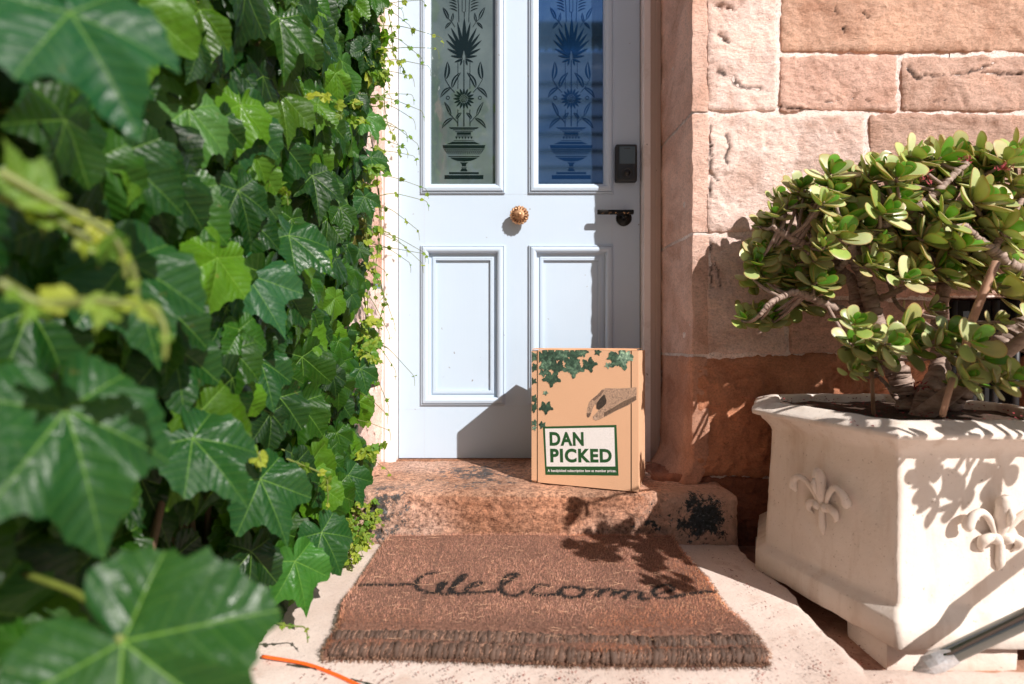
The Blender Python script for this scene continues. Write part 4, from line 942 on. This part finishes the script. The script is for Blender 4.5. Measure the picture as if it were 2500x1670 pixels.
def rosette(pos, axis, s, warm=0.5):
    axis = axis/np.linalg.norm(axis); u = np.cross(axis, [0.3, 0.8, 0.5]); u /= np.linalg.norm(u); v = np.cross(axis, u); ph = rng.uniform(0, 6.28)
    npair = rng.randint(4, 6)
    for k in range(npair):
        f = k/(npair-1); spread = 0.30 + 1.15*f + rng.uniform(-.12, .12); sz = s*(0.50 + 0.50*min(1, f*1.5))*rng.uniform(0.85, 1.12)
        for q in (0, math.pi):
            a = ph + k*math.pi/2 + q + rng.uniform(-.25, .25); rad = u*math.cos(a)+v*math.sin(a); d = axis*math.cos(spread)+rad*math.sin(spread); nr = axis*math.sin(spread)-rad*math.cos(spread)
            g = rng.uniform(0, 1); col = np.array([0.38, 0.50, 0.10])*(1-g) + np.array([0.80, 0.80, 0.44])*g
            if f < 0.35: col = np.array([0.17, 0.42, 0.04])
            if rng.rand() < 0.22*warm*2: col = col*0.5 + np.array([0.60, 0.45, 0.20])*0.5
            add_leaf(mb_leaf, JT, JF4, JF3, JUV, pos - axis*0.016*f + rad*0.003, d, nr + rng.uniform(-.15, .15, 3), sz, col*rng.uniform(0.85, 1.15), rng.uniform(0.9, 1.15))
ros = [(560,380,80),(600,350,60),(740,270,100),(810,280,70),(900,280,70),(960,280,100),(1110,290,110),(1010,240,80),(1200,180,90),(1240,180,100),(1340,190,100),(1430,170,80),(1390,215,110),(1560,190,100),(1620,230,100),(1700,200,90),(1770,150,100),
 (590,500,95),(560,450,70),(430,490,70),(480,430,60),(400,550,65),(440,560,60),(850,520,125),(790,500,100),(800,620,110),(720,600,90),(1080,420,130),(1060,540,100),(1170,420,100),(1540,420,130),(1540,510,120),(1480,480,90),(1740,480,120),(1780,330,110),(1370,510,100),(1330,560,80),(1300,520,70),(660,600,90),(700,430,80),
 (360,700,80),(330,760,85),(370,830,90),(300,820,60),(500,850,100),(560,900,80),(660,870,90),(590,960,90),(270,1060,75),(370,1080,75),(430,1040,70),(340,1030,60),(1010,650,80),(1240,670,120),(1150,700,100),(1190,770,90),(1390,700,100),(1450,660,110),(1530,740,110),(1500,830,100),(1220,800,80),(1340,790,90),(1400,850,90),(1250,860,80),
 (1640,660,80),(1740,650,90),(1700,930,120),(1780,900,110),(1620,870,80),(1170,1040,60),(1300,1010,65),(870,1090,85),(860,1200,95),(910,1250,90),(960,1160,70),(1060,1200,100),(1150,1130,110),(1170,1220,100),(1040,1300,70),(1400,1150,90),(1340,1210,80),(1430,1240,100),(1520,1190,100),(1580,1280,90),(1480,1380,90),(1530,1400,80),(1640,1350,80),(1680,1420,70),(1750,1390,80),(900,1350,55),(860,1350,50),
 (1180,330,80),(1300,330,70),(1450,300,90),(1600,300,90),(800,400,90),(900,360,90),(950,420,90),(700,700,70),(620,700,70),(760,660,70),(560,760,60),(480,720,70),(420,660,70),(1100,840,60),(980,760,80),(1040,820,70),(1700,780,80),(1660,1080,60),
 (1650,420,80),(1350,400,80),(1250,560,80),(1600,560,90),(1700,580,90),(880,300,70),(1500,240,80),(1120,760,80),(1290,740,90),(930,560,90),(980,470,100)]
for k in range(46): ros.append((rng.uniform(1850, 2500), rng.uniform(100, 1300), rng.uniform(80, 110)))
for (x, y, s_) in list(ros[:60]): ros.append((x + rng.uniform(-60, 60), y + rng.uniform(-45, 70), s_*rng.uniform(0.8, 1.05)))
for k in range(40): ros.append((rng.uniform(620, 1700), rng.uniform(260, 860), rng.uniform(60, 85)))
cen = np.array([0.97, 1.42, 0.70])
for idx, (x, y, s) in enumerate(ros):
    front = rng.uniform(0, 1); Y = 1.29 + 0.24*front
    
    if y > 1040 and x < 1300: Y = rng.uniform(1.16, 1.30)
    if y > 1040 and x >= 1300: Y = rng.uniform(1.06, 1.22)
    if x < 620: Y = rng.uniform(1.42, 1.56)
    if y < 260: Y = rng.uniform(1.32, 1.54)
    p = Q5(x, y, Y); ax = (p - cen); ax /= np.linalg.norm(ax); ax = ax*0.35 + np.array([rng.uniform(0.0, .65), -0.8, rng.uniform(0.15, 0.75)])
    if y > 1040: ax[2] += 0.3
    rosette(p, ax, s/2.24*Y/F*1.46, 0.6 if idx % 3 else 1.0)
    q = allbr[np.argmin(np.linalg.norm((allbr - p)*[1, .6, 1], axis=1))]; mid = (p+q)/2 + [0, 0, -0.012]
    if np.linalg.norm(p-q) < 0.22: tube(tw, spline([q, mid, p - ax/np.linalg.norm(ax)*0.012, p], 4), np.linspace(0.0052, 0.003, 13), 7)
    # a second whorl lower on the twig
    if rng.rand() < 0.9:
        for s_ in (-1, 1): add_leaf(mb_leaf, JT, JF4, JF3, JUV, mid*0.35+p*0.65, np.array([s_*rng.uniform(.5, 1), rng.uniform(-.9, .2), rng.uniform(-.4, .3)]), np.array([0, -.3, 1.0]), s/2.24*Y/F*1.1, np.array([0.14, 0.25, 0.05])*rng.uniform(.8, 1.3))
for k in range(30):   # added jade branch out of view, hung forward to shade mat and planter front
    Yk = rng.uniform(0.70, 0.98); p = np.array([rng.uniform(1.03*Yk + 0.05, 1.25), Yk, rng.uniform(0.50, 0.92)])
    ax = np.array([rng.uniform(-.6, .3), -0.6, rng.uniform(0.2, 1.0)]); rosette(p, ax, 0.046, 0.5); q = np.array([1.12, 1.12, 0.62]); mid = (p+q)/2 + [0, 0, 0.03]
    tube(tw, spline([q, mid, p - ax*0.012, p], 4), np.linspace(0.006, 0.003, 13), 7)
tube(tw, spline([(1.0, 1.30, 0.40), (1.06, 1.20, 0.52), (1.12, 1.12, 0.62)], 6), np.linspace(0.022, 0.012, 13), 12)
tube(tw, spline([(1.12, 1.12, 0.62), (1.02, 0.90, 0.72), (0.93, 0.72, 0.70)], 6), np.linspace(0.012, 0.006, 13), 10)  # unseen branch and sprigs added to shade the mat's right end
for k in range(15):
    Yk = rng.uniform(0.60, 0.80); p = np.array([rng.uniform(max(0.78, 1.04*Yk+0.04), 0.98), Yk, rng.uniform(0.58, 0.80)])
    ax = np.array([rng.uniform(-.5, .3), -0.5, rng.uniform(0.3, 1.0)]); rosette(p, ax, 0.044, 0.5); q = np.array([0.96, 0.76, 0.70]); tube(tw, spline([q, (p+q)/2 + [0, 0, 0.02], p - ax*0.012, p], 4), np.linspace(0.005, 0.003, 13), 7)
tw.build('stem', M['bark'], jp); mb_leaf.build('foliage', M['jade'], jp)
for (x, y, Y) in ((1230,300,1.22),(1480,190,1.2),(1690,240,1.18),(1230,1440,1.25)):
    c_ = Q5(x, y, Y+0.06); mb = MB()
    for k in range(34):
        p = c_ + np.clip(rng.normal(0, 1, 3), -1.5, 1.5)*[0.012, 0.008, 0.005]; d = rng.normal(0, 1, 3)*0.006; e = rng.normal(0, 1, 3)*0.003; mb.add([p, p+d, p+d*0.5+e], [(0,1,2)])
    mb.build('dried_flower', M['redflower'], jp, False)
# canes
def cane(pts, r, label):
    m_ = MB(); tube(m_, pts, r, 8); o = m_.build('cane', M['cane']); tag(o, label, 'garden cane', 'canes stuck in the planter'); return o
cane([Q5(970,1600,1.3), Q5(958,1350,1.3)], 0.0045, 'thin short garden cane leftmost in the planter soil, left of the thick jade stems')
cane([Q5(1345,1600,1.06), Q5(1400,1400,1.10)], 0.006, 'garden cane leaning in the planter behind the low green leaves at the front')
cane([Q5(1470,1240,1.12), Q5(1500,1100,1.12), Q5(1610,830,1.12), Q5(1640,760,1.12)], 0.008, 'thick pinkish cane rising between jade branches toward the upper right')

# ================================================================= TUBE AND CABLE
tb = empty('metal_tube', (0.76, 0.94, 0.0), 'dark metal tube with silver tape on its end, leaning in front of the stone planter', 'tube')
e0 = PX(2290, 1612, 0.945); e1 = PX(2500, 1512, 0.90); dr = (e1-e0)/np.linalg.norm(e1-e0)
mb = MB(); tube(mb, [e0 + dr*0.02*k - dr*0.0 for k in range(0, 40)], 0.0145, 28); mb.build('shaft', M['steel'], tb)
mb = MB(); tp = [e0 - dr*0.040, e0 - dr*0.030, e0 - dr*0.018, e0 - dr*0.004, e0 + dr*0.012, e0 + dr*0.028]
tube(mb, np.array(tp) + rng.uniform(-1, 1, (6, 3))*0.0015, [0.006, 0.011, 0.0155, 0.0165, 0.0158, 0.0150], 18, jitter=0.10)
for k in range(5): a = rng.uniform(0, 6.28); p = e0 - dr*0.035; mb.add([p, p - dr*rng.uniform(.01, .02) + [0, 0.006*math.cos(a), 0.008*math.sin(a)], p - dr*0.004 + [0, 0.010*math.cos(a+1), 0.009*math.sin(a+1)]], [(0,1,2)])
mb.build('silver_tape', M['tape'], tb, False)
mb = MB(); g = [PX(640, 1592, .985), PX(722, 1606, 0.968), PX(765, 1614, 0.955), PX(810, 1630, 0.935), PX(850, 1648, 0.915), PX(900, 1678, 0.885), (-0.22, 0.84, 0), (-0.20, 0.79, 0), (-0.24, 0.76, 0), (-0.31, 0.80, 0), (-0.355, 0.862, 0), (-0.39, 0.880, 0), (-0.44, 0.885, 0), (-0.52, 0.86, 0)]
g = np.array(g); g[:, 2] = 0.0045; tube(mb, spline(g, 8), 0.0030, 10)
tag(mb.build('cable', M['orange']), 'thin bright orange cable on the paving at the foot of the ivy', 'cable')
mb = MB()   # reddish debris on the paving
for k in range(1500):
    zone = rng.rand()
    if zone < 0.45: x, y = rng.uniform(-0.4, 0.55), rng.uniform(0.86, 0.985)
    elif zone < 0.75: x, y = rng.normal(0.70, 0.03), rng.uniform(1.0, 1.5)
    elif zone < 0.88: x, y = rng.uniform(0.93, 1.1), rng.uniform(0.93, 1.0)
    else: x, y = rng.uniform(0.5, 0.66), rng.uniform(0.9, 1.5)
    if rng.rand() < 0.6: x = round(x*9)/9 + rng.normal(0, .012)
    z = 0.0045 if (x < 0.64 or y < 0.95) else -0.050
    p = np.array([x, y, z]); a = rng.uniform(0, 6.28); s = rng.uniform(0.002, 0.007)
    mb.add([p, p + [s*math.cos(a), s*math.sin(a), .0015], p + [s*.7*math.cos(a+.8), s*.7*math.sin(a+.8), 0.001]], [(0,1,2)])
tag(mb.build('plant_debris', M['debris'], smooth=False), 'scattered reddish dried petals and crumbs on the pale paving', 'debris', kind='stuff')

# ================================================================= IVY
iv = empty('ivy', (-0.6, 0.9, 0), 'dense dark green ivy with lobed leaves covering the wall left of the door', 'climbing plant')
def ivy_tpl(lobed, seed):
    r_ = np.random.RandomState(seed)
    key = np.array([0, 10, 22, 32, 42, 50, 62, 78, 95, 110, 125, 140, 155, 168, 180.0])
    lob = np.array([1.0, .84, .68, .66, .78, .90, .80, .68, .62, .60, .56, .52, .44, .28, .06]); rnd_ = np.array([1.0, .90, .80, .78, .80, .80, .76, .72, .70, .68, .66, .62, .54, .36, .08])
    rk = lob*lobed + rnd_*(1-lobed); rays = np.array([0, 50, 110, -50, -110]); K = 72; V = [(0, 0, 0)]; uv = [(0, 0)]; T_ = (0.22, 0.45, 0.68, 0.86, 1.0)
    asym = r_.uniform(0.92, 1.08, 2)
    for t in T_:
        for k in range(K):
            a = -180 + 360.0*k/K; rr = np.interp(abs(a), key, rk) * (asym[0] if a > 0 else asym[1])
            if t == 1.0: rr *= 1 + (0.035 if k % 3 == 0 else -0.02) * (abs(a) < 150)
            ar = math.radians(a); x, y = rr*t*math.sin(ar), rr*t*math.cos(ar)
            da = np.abs((a - rays + 180) % 360 - 180); j = np.argmin(da); R0 = rr*t; perp = R0*math.sin(math.radians(min(da[j], 90))); al = R0*math.cos(math.radians(min(da[j], 90)))
            z = 0.34*perp + 0.06*math.sin(5*ar + seed)*t*t - 0.30*(y*y if y > 0 else 0.5*y*y) - 0.10*x*x + 0.03*math.sin(x*7+seed)*t
            V.append((x*(0.92 if y > 0 else 0.8), y*(1.14 if y > 0 else 1.0), z)); uv.append((perp, al))
    F3 = [(0, 1+(k+1) % K, 1+k) for k in range(K) if k != 0 or True]; F4 = []
    for r in range(len(T_)-1):
        for k in range(K): k2 = (k+1) % K; F4.append((1+r*K+k, 1+r*K+k2, 1+(r+1)*K+k2, 1+(r+1)*K+k))
    return np.array(V), np.array(F4), np.array(F3), np.array(uv)
TPL = [ivy_tpl(l, s) for l, s in ((1.0, 1), (0.9, 2), (0.75, 3), (0.55, 4), (1.0, 5), (0.35, 6))]
def low_tpl(t): # lighter version for back leaves
    return t
stems = MB(); leaf_mb = MB(); young = MB()
def leafcol(kind=None):
    r = rng.rand()
    if rng.rand() < 0.03: return np.array([0.13, 0.10, 0.015]) * rng.uniform(0.6, 1.2)
    base = np.array([0.007, 0.042, 0.006]) if r < 0.40 else (np.array([0.020, 0.080, 0.005]) if r < 0.75 else np.array([0.062, 0.155, 0.006]))
    return base * rng.uniform(0.6, 1.25)
def put(p, tip, nrm, s, col=None, mbx=None, pet=True, t=None):
    T, F4, F3, uv = TPL[rng.randint(0, 6)] if t is None else TPL[t]
    add_leaf(mbx or leaf_mb, T, F4, F3, uv, p, tip, nrm, s*0.62, leafcol() if col is None else np.array(col), rng.uniform(0.9, 1.1))
    if pet:
        q = p - np.array(nrm)/np.linalg.norm(nrm)*s*0.5 - np.array(tip)/np.linalg.norm(tip)*s*0.25 + [-.02, 0, .01]; tube(stems, spline([p, (p+q)/2 + [0, 0, 0.008], q], 3), 0.0011 + 0.006*s, 6, cap=False, col=None)
# main sheet of leaves over the side wall
def surf(y, z):
    return -0.475 + 0.03*float(fbm(np.array([[0, y, z]]), 0.25, 2, 70)[0]) - 0.05*max(0, (0.25 - z))
pts = []
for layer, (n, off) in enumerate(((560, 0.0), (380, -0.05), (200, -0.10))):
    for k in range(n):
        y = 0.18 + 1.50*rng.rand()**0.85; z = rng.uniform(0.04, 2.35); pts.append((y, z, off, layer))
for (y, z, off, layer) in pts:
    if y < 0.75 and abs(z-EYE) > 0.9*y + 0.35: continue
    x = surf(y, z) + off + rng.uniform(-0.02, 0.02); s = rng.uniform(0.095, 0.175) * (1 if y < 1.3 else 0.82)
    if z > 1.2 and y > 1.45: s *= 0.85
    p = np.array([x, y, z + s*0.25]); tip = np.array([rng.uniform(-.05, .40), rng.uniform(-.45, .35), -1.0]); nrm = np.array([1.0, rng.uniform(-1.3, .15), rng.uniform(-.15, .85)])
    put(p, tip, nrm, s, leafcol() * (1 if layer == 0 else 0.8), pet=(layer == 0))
# leaves wrapping the corner toward the door, smaller toward the tips
for k in range(210):
    z = rng.uniform(0.35, 2.35); xe = np.interp(z, [0.3, 0.45, 0.8, 1.2, 1.5, 1.9, 2.3], [-0.56, -0.57, -0.53, -0.485, -0.465, -0.44, -0.42]); x = xe - abs(rng.normal(0, 0.05)); s = rng.uniform(0.05, 0.11)
    p = np.array([x, rng.uniform(1.52, 1.66), z]); put(p, np.array([rng.uniform(-.3, .7), rng.uniform(-.5, .1), -1.0]), np.array([rng.uniform(.1, 1), -1.0, rng.uniform(0, .7)]), s)
for k in range(60):
    z = rng.uniform(0.42, 2.3); xe = np.interp(z, [0.3, 0.45, 0.8, 1.2, 1.5, 1.9, 2.3], [-0.53, -0.53, -0.49, -0.455, -0.43, -0.41, -0.40]) + 0.03*math.sin(z*9) + 0.02*math.sin(z*23); s = rng.uniform(0.07, 0.13)
    put(np.array([xe - rng.uniform(0.02, 0.07), rng.uniform(1.48, 1.62), z]), np.array([rng.uniform(0, .9), rng.uniform(-.4, .1), -0.9]), np.array([rng.uniform(.1, 1), -1.0, rng.uniform(0, .7)]), s)
for k in range(60):
    z = rng.uniform(1.4, 2.2); put(np.array([rng.uniform(-0.47, -0.405), rng.uniform(1.5, 1.64), z]), np.array([rng.uniform(-.2, .8), rng.uniform(-.4, .1), -0.9]), np.array([rng.uniform(-.1, 1), -1.0, rng.uniform(0, .7)]), rng.uniform(0.045, 0.10))
# leaves hanging over the foot of the wall beside the step
for k in range(70):
    y = rng.uniform(1.0, 1.6); z = rng.uniform(0.06, 0.34); p = np.array([-0.50 - 0.04*rng.rand() + 0.02*(y > 1.45), y, z]); put(p, np.array([rng.uniform(0, .5), rng.uniform(-.4, .2), -1.0]), np.array([.9, rng.uniform(-.9, -.3), rng.uniform(.1, .8)]), rng.uniform(0.09, 0.145))
# a few leaves placed as in the photograph: (junction px, py, depth, tip dir, normal, size, template, tint)
DGc = (0.012, 0.065, 0.014); BL = (0.010, 0.075, 0.024); YG = (0.045, 0.14, 0.012)
hero = [(300,1566,0.40,(0.75,-0.1,-0.50),(0.10,-0.9,0.62),0.20,3,DGc), (585,265,0.92,(0.12,-.1,-1),(0.75,-0.7,0.3),0.165,0,DGc), (705,575,1.02,(0.75,0.1,-0.55),(0.55,-0.7,0.55),0.165,1,DGc), (600,670,0.92,(0.55,0,-0.75),(0.5,-0.8,0.5),0.17,0,(0.02,0.09,0.03)),
        (170,30,0.40,(0.65,-.1,-0.85),(0.55,-0.75,0.35),0.135,3,BL), (635,855+25,0.98,(0.35,0,-1),(0.7,-0.7,0.4),0.15,1,DGc), (460,265,0.80,(0.2,-.1,-1),(0.8,-0.6,0.3),0.15,3,(0.06,0.16,0.03)), (310,640,0.58,(0.45,-.1,-1),(0.7,-0.7,0.3),0.16,2,DGc),
        (720,1370,1.02,(0.35,-.1,-1),(0.7,-0.7,0.5),0.15,0,(0.04,0.15,0.02)), (785,1300,1.10,(0.65,0,-1),(0.7,-0.7,0.5),0.14,3,DGc), (635,1170,0.88,(0.55,-.1,-1),(0.6,-0.7,0.5),0.165,0,DGc), (470,1070,0.72,(0.75,-.1,-0.7),(0.4,-0.7,0.7),0.16,2,DGc),
        (160,1000,0.42,(0.5,-.2,-0.9),(0.7,-0.6,0.4),0.16,3,DGc), (895,285,1.56,(0.5,0,-0.9),(0.4,-.9,.4),0.11,0,(0.05,0.16,0.03)), (905,385,1.56,(0.8,0,-0.5),(0.3,-.9,.4),0.10,2,DGc), (890,480,1.56,(0.4,0,-0.9),(0.3,-.9,.3),0.10,1,DGc),
        (880,900,1.50,(0.3,0,-0.95),(0.5,-.8,.3),0.12,1,DGc), (850,1160,1.42,(0.5,0,-0.9),(0.5,-.8,.3),0.13,0,DGc), (700,60,1.15,(0.3,-.1,-1),(.7,-.7,.3),0.14,4,DGc), (900,150,1.55,(.25,0,-1),(.3,-.9,.4),.09,0,DGc)]
for (px, py, Y, tip, nr, s, t, col) in hero: put(PX(px, py, Y), np.array(tip), np.array(nr), s, np.array(col), pet=(py != 1566), t=t)
tube(stems, spline([PX(300, 1566, 0.40), PX(240, 1500, 0.41), PX(190, 1450, 0.43), PX(60, 1400, 0.46)], 6), 0.0030, 8)
# young shoots with small yellow-green leaves
def shoot(P, n_leaf, r=0.0009, size=0.016, hook=True, mbx=None):
    P = spline(P, 7)
    if hook:
        d = P[-1]-P[-2]; d /= np.linalg.norm(d)+1e-9; e = []; q = P[-1]
        for k in range(7): d = d*0.75 + np.array([-0.02, 0, -0.42]) + rng.uniform(-.1, .1, 3); d /= np.linalg.norm(d); q = q + d*0.0045*(1 + size*10); e.append(q)
        P = np.vstack([P, e])
    tube(stems, P, np.linspace(r*1.9, r*0.8, len(P)), 5, cap=False)
    for k in range(n_leaf):
        i = int(len(P)*(0.12 + 0.86*(k+rng.rand()*0.5)/n_leaf)); i = min(i, len(P)-1); s = size*rng.uniform(0.5, 1.3)*(1.25-0.7*i/len(P)); g = rng.uniform(0, 1)
        col = np.array([0.10, 0.26, 0.03])*(1-g) + np.array([0.42, 0.44, 0.04])*g
        put(P[i], np.array([rng.uniform(-.6, .8), rng.uniform(-.5, .3), rng.uniform(-1, .3)]), rng.normal(0, .5, 3) + [0.3, -0.7, .5], s*1.6, col, mbx=young, pet=False)
# tips reaching over the door, start px -> end px
tip_px = [(940,20,1040,0),(930,60,1085,90),(960,120,1075,118),(930,150,1055,160),(935,70,985,150),(950,90,1040,140),(925,200,965,235),(930,175,1015,185),(920,230,1040,270),(930,260,1020,290),(930,280,1030,350),(915,330,1000,360),(920,370,1020,380),(925,420,1050,460),(920,480,1050,490),(925,500,1030,560),(930,560,1045,615),(920,600,1050,620),(920,590,1010,640),(910,650,950,660),
          (905,640,950,720),(930,640,975,790),(900,700,960,810),(920,820,1020,915),(900,800,975,900),(910,860,960,990),(890,950,955,1010),(880,1020,960,1050),(900,1110,960,1150),(870,1080,920,1110),(905,560,1000,600),(940,300,1000,320),(900,450,940,500),(935,10,1010,60),(950,130,960,200),(905,540,1040,640),(915,255,1015,230),(925,20,990,20)]
for (x0, y0, x1, y1) in tip_px:
    Ya = rng.uniform(1.56, 1.66); Yb = Ya + rng.uniform(0.0, 0.12); a, b = PX(x0-28, y0, Ya), PX(x1-12, y1, Yb); m_ = (a+b)/2 + [0, 0, rng.uniform(0.0, 0.025)]
    shoot([a, m_*0.5 + a*0.5, m_, b], rng.randint(3, 7), 0.0008, 0.014)
for k in range(11):   # hanging strands against the lit jamb
    px = rng.uniform(885, 950); y0 = rng.uniform(-40, 760); L = rng.uniform(120, 330); Y = rng.uniform(1.60, 1.68)
    shoot([PX(px, y0, Y), PX(px+rng.uniform(-8, 12), y0+L*.4, Y), PX(px+rng.uniform(-12, 25), y0+L*.75, Y+.01), PX(px+rng.uniform(-10, 40), y0+L, Y+.02)], rng.randint(6, 12), 0.0009, 0.017)
for k in range(24):   # lots of small bright leaves at the top corner and between big leaves
    px = rng.uniform(860, 950); py = rng.uniform(-60, 1150 if k % 3 else 260); Y = rng.uniform(1.5, 1.66); a = PX(px-30, py, Y); shoot([a, a + [0.03, 0, 0.01], a + [0.06, 0.0, rng.uniform(-.03, .02)]], 6, 0.0009, 0.024, False)
for (pts_, sz) in (([(0,480,.36),(120,530,.37),(230,590,.38),(300,620,.39)], .019), ([(0,690,.33),(100,740,.34),(220,735,.35),(330,745,.36),(370,755,.36)], .019), ([(0,420,.35),(160,510,.37),(260,560,.38)], .018),
                   ([(480,1075,.80),(560,1095,.82),(620,1100,.84)], .022), ([(730,80+160,1.1),(790,235,1.14),(820,250,1.16)], .022), ([(600,420,1.0),(660,440,1.02),(690,455,1.03)], .022), ([(700,1120,1.05),(790,1160,1.1),(800,1200,1.1)], .02), ([(600,1500,.9),(690,1525,.94),(740,1530,.96)], .008)):
    shoot([PX(*p) for p in pts_], 6, 0.0022 if sz < .0195 and sz > .015 else 0.0012, sz)
for k in range(50):   # seedlings at the base by the mat
    a = np.array([rng.uniform(-0.50, -0.40), rng.uniform(1.35, 1.55), 0.005 + 0.1*rng.rand()]); shoot([a, a + [0.02, -.01, .03], a + [0.04, -0.02, 0.02 + rng.uniform(-.02, .02)]], 4, 0.0007, 0.013, False)
leaf_mb.build('leaf_canopy', M['ivy'], iv); young.build('young_leaves', M['ivy_young'], iv); stems.build('leaf_stems', M['ivy_stem'], iv)
mb = MB()   # woody stems on the wall
for k in range(34):
    y = rng.uniform(0.1, 1.7); x = rng.uniform(-.62, -.56); P = [np.array([x, y, 0])]
    for s in range(9): P.append(P[-1] + [rng.uniform(-.01, .01), rng.uniform(-.09, .09), 0.28])
    tube(mb, spline(P, 4), np.linspace(0.007, 0.002, 37), 6)
mb.build('woody_stem', M['ivy_wood'], iv)

# ================================================================= HOUSE ACROSS THE YARD (seen only as a reflection in the right pane)
hs = empty('weatherboard_house', (1.0, -3.3, 0), 'pale weatherboard house front mirrored in the right hand door pane', 'house')
mb = MB(); z = 0.0; k = 0
while z < 4.5:
    h_ = 0.235; mb.add([(0.15, -3.30, z), (1.75, -3.30, z), (1.75, -3.36, z+h_-0.03), (0.15, -3.36, z+h_-0.03)], [(3,2,1,0)]); mb.add([(0.15, -3.30, z), (1.75, -3.30, z), (1.75, -3.36, z-0.03), (0.15, -3.36, z-0.03)], [(0,1,2,3)]); z += h_
mb.box((0.15, -3.6, 0), (1.75, -3.365, 4.5)); mb.build('board_wall', M['weatherboard'], hs, False)
mb = MB()
for k in range(1, 19): mb.box((0.15, -3.36, 0.235*k - 0.032), (1.75, -3.297, 0.235*k - 0.004))  # black strips painted in as the shadow line under each board lap
mb.build('board_lap_shadow', M['dark'], hs, False)
mb = MB(); mb.box((0.1, -3.4, 4.75), (1.8, -3.1, 4.95)); 
for k in range(16):
    x = 0.15 + k*0.105; lathe(mb, [(0.03, -0.01), (0.045, -0.01), (0.045, 0.01), (0.03, 0.01)], (x, -3.12, 4.68), (0, 1, 0), 12); lathe(mb, [(0.0005, -.03), (0.028, 0), (0.0005, .03)], (x, -3.12, 4.58), (0, 0, 1), 8)
mb.build('iron_lace', M['iron_lace'], hs, False)

# ================================================================= TREE ACROSS THE YARD (seen only as a reflection in the left pane)
gt = empty('garden_tree', (-0.9, -4.2, 0), 'leafy garden tree mirrored faintly in the left hand etched door pane', 'tree')
mb = MB(); tube(mb, spline([(-0.95, -4.2, -0.05), (-0.9, -4.2, 1.2), (-0.7, -4.15, 2.4), (-0.75, -4.1, 4.0)], 6), np.linspace(0.10, 0.03, 19), 10)
for k in range(9): a = rng.uniform(0, 6.28); z = rng.uniform(1.6, 3.4); tube(mb, spline([(-0.75, -4.15, z), (-0.75+0.3*math.cos(a), -4.15+0.3*math.sin(a), z+0.4), (-0.75+0.7*math.cos(a), -4.15+0.7*math.sin(a), z+0.7)], 4), np.linspace(0.03, 0.008, 9), 6)
mb.build('trunk', M['ivy_wood'], gt)
mb = MB()
for k in range(750):
    d = rng.normal(0, 1, 3); d /= np.linalg.norm(d); p = np.array([-0.75, -4.15, 3.1]) + d*np.array([0.85, 0.8, 1.5])*rng.uniform(0.3, 1.0)**0.6
    if fbm(p[None], 0.5, 2, 9)[0] < -0.25: continue
    T, F4, F3, uv = TPL[rng.randint(0, 6)]; add_leaf(mb, T, F4[:144], F3, uv, p, rng.normal(0, .6, 3) + [0, 0, -.5], d + rng.normal(0, .5, 3), rng.uniform(0.10, 0.17), leafcol()*1.6)
mb.build('crown', M['ivy'], gt)
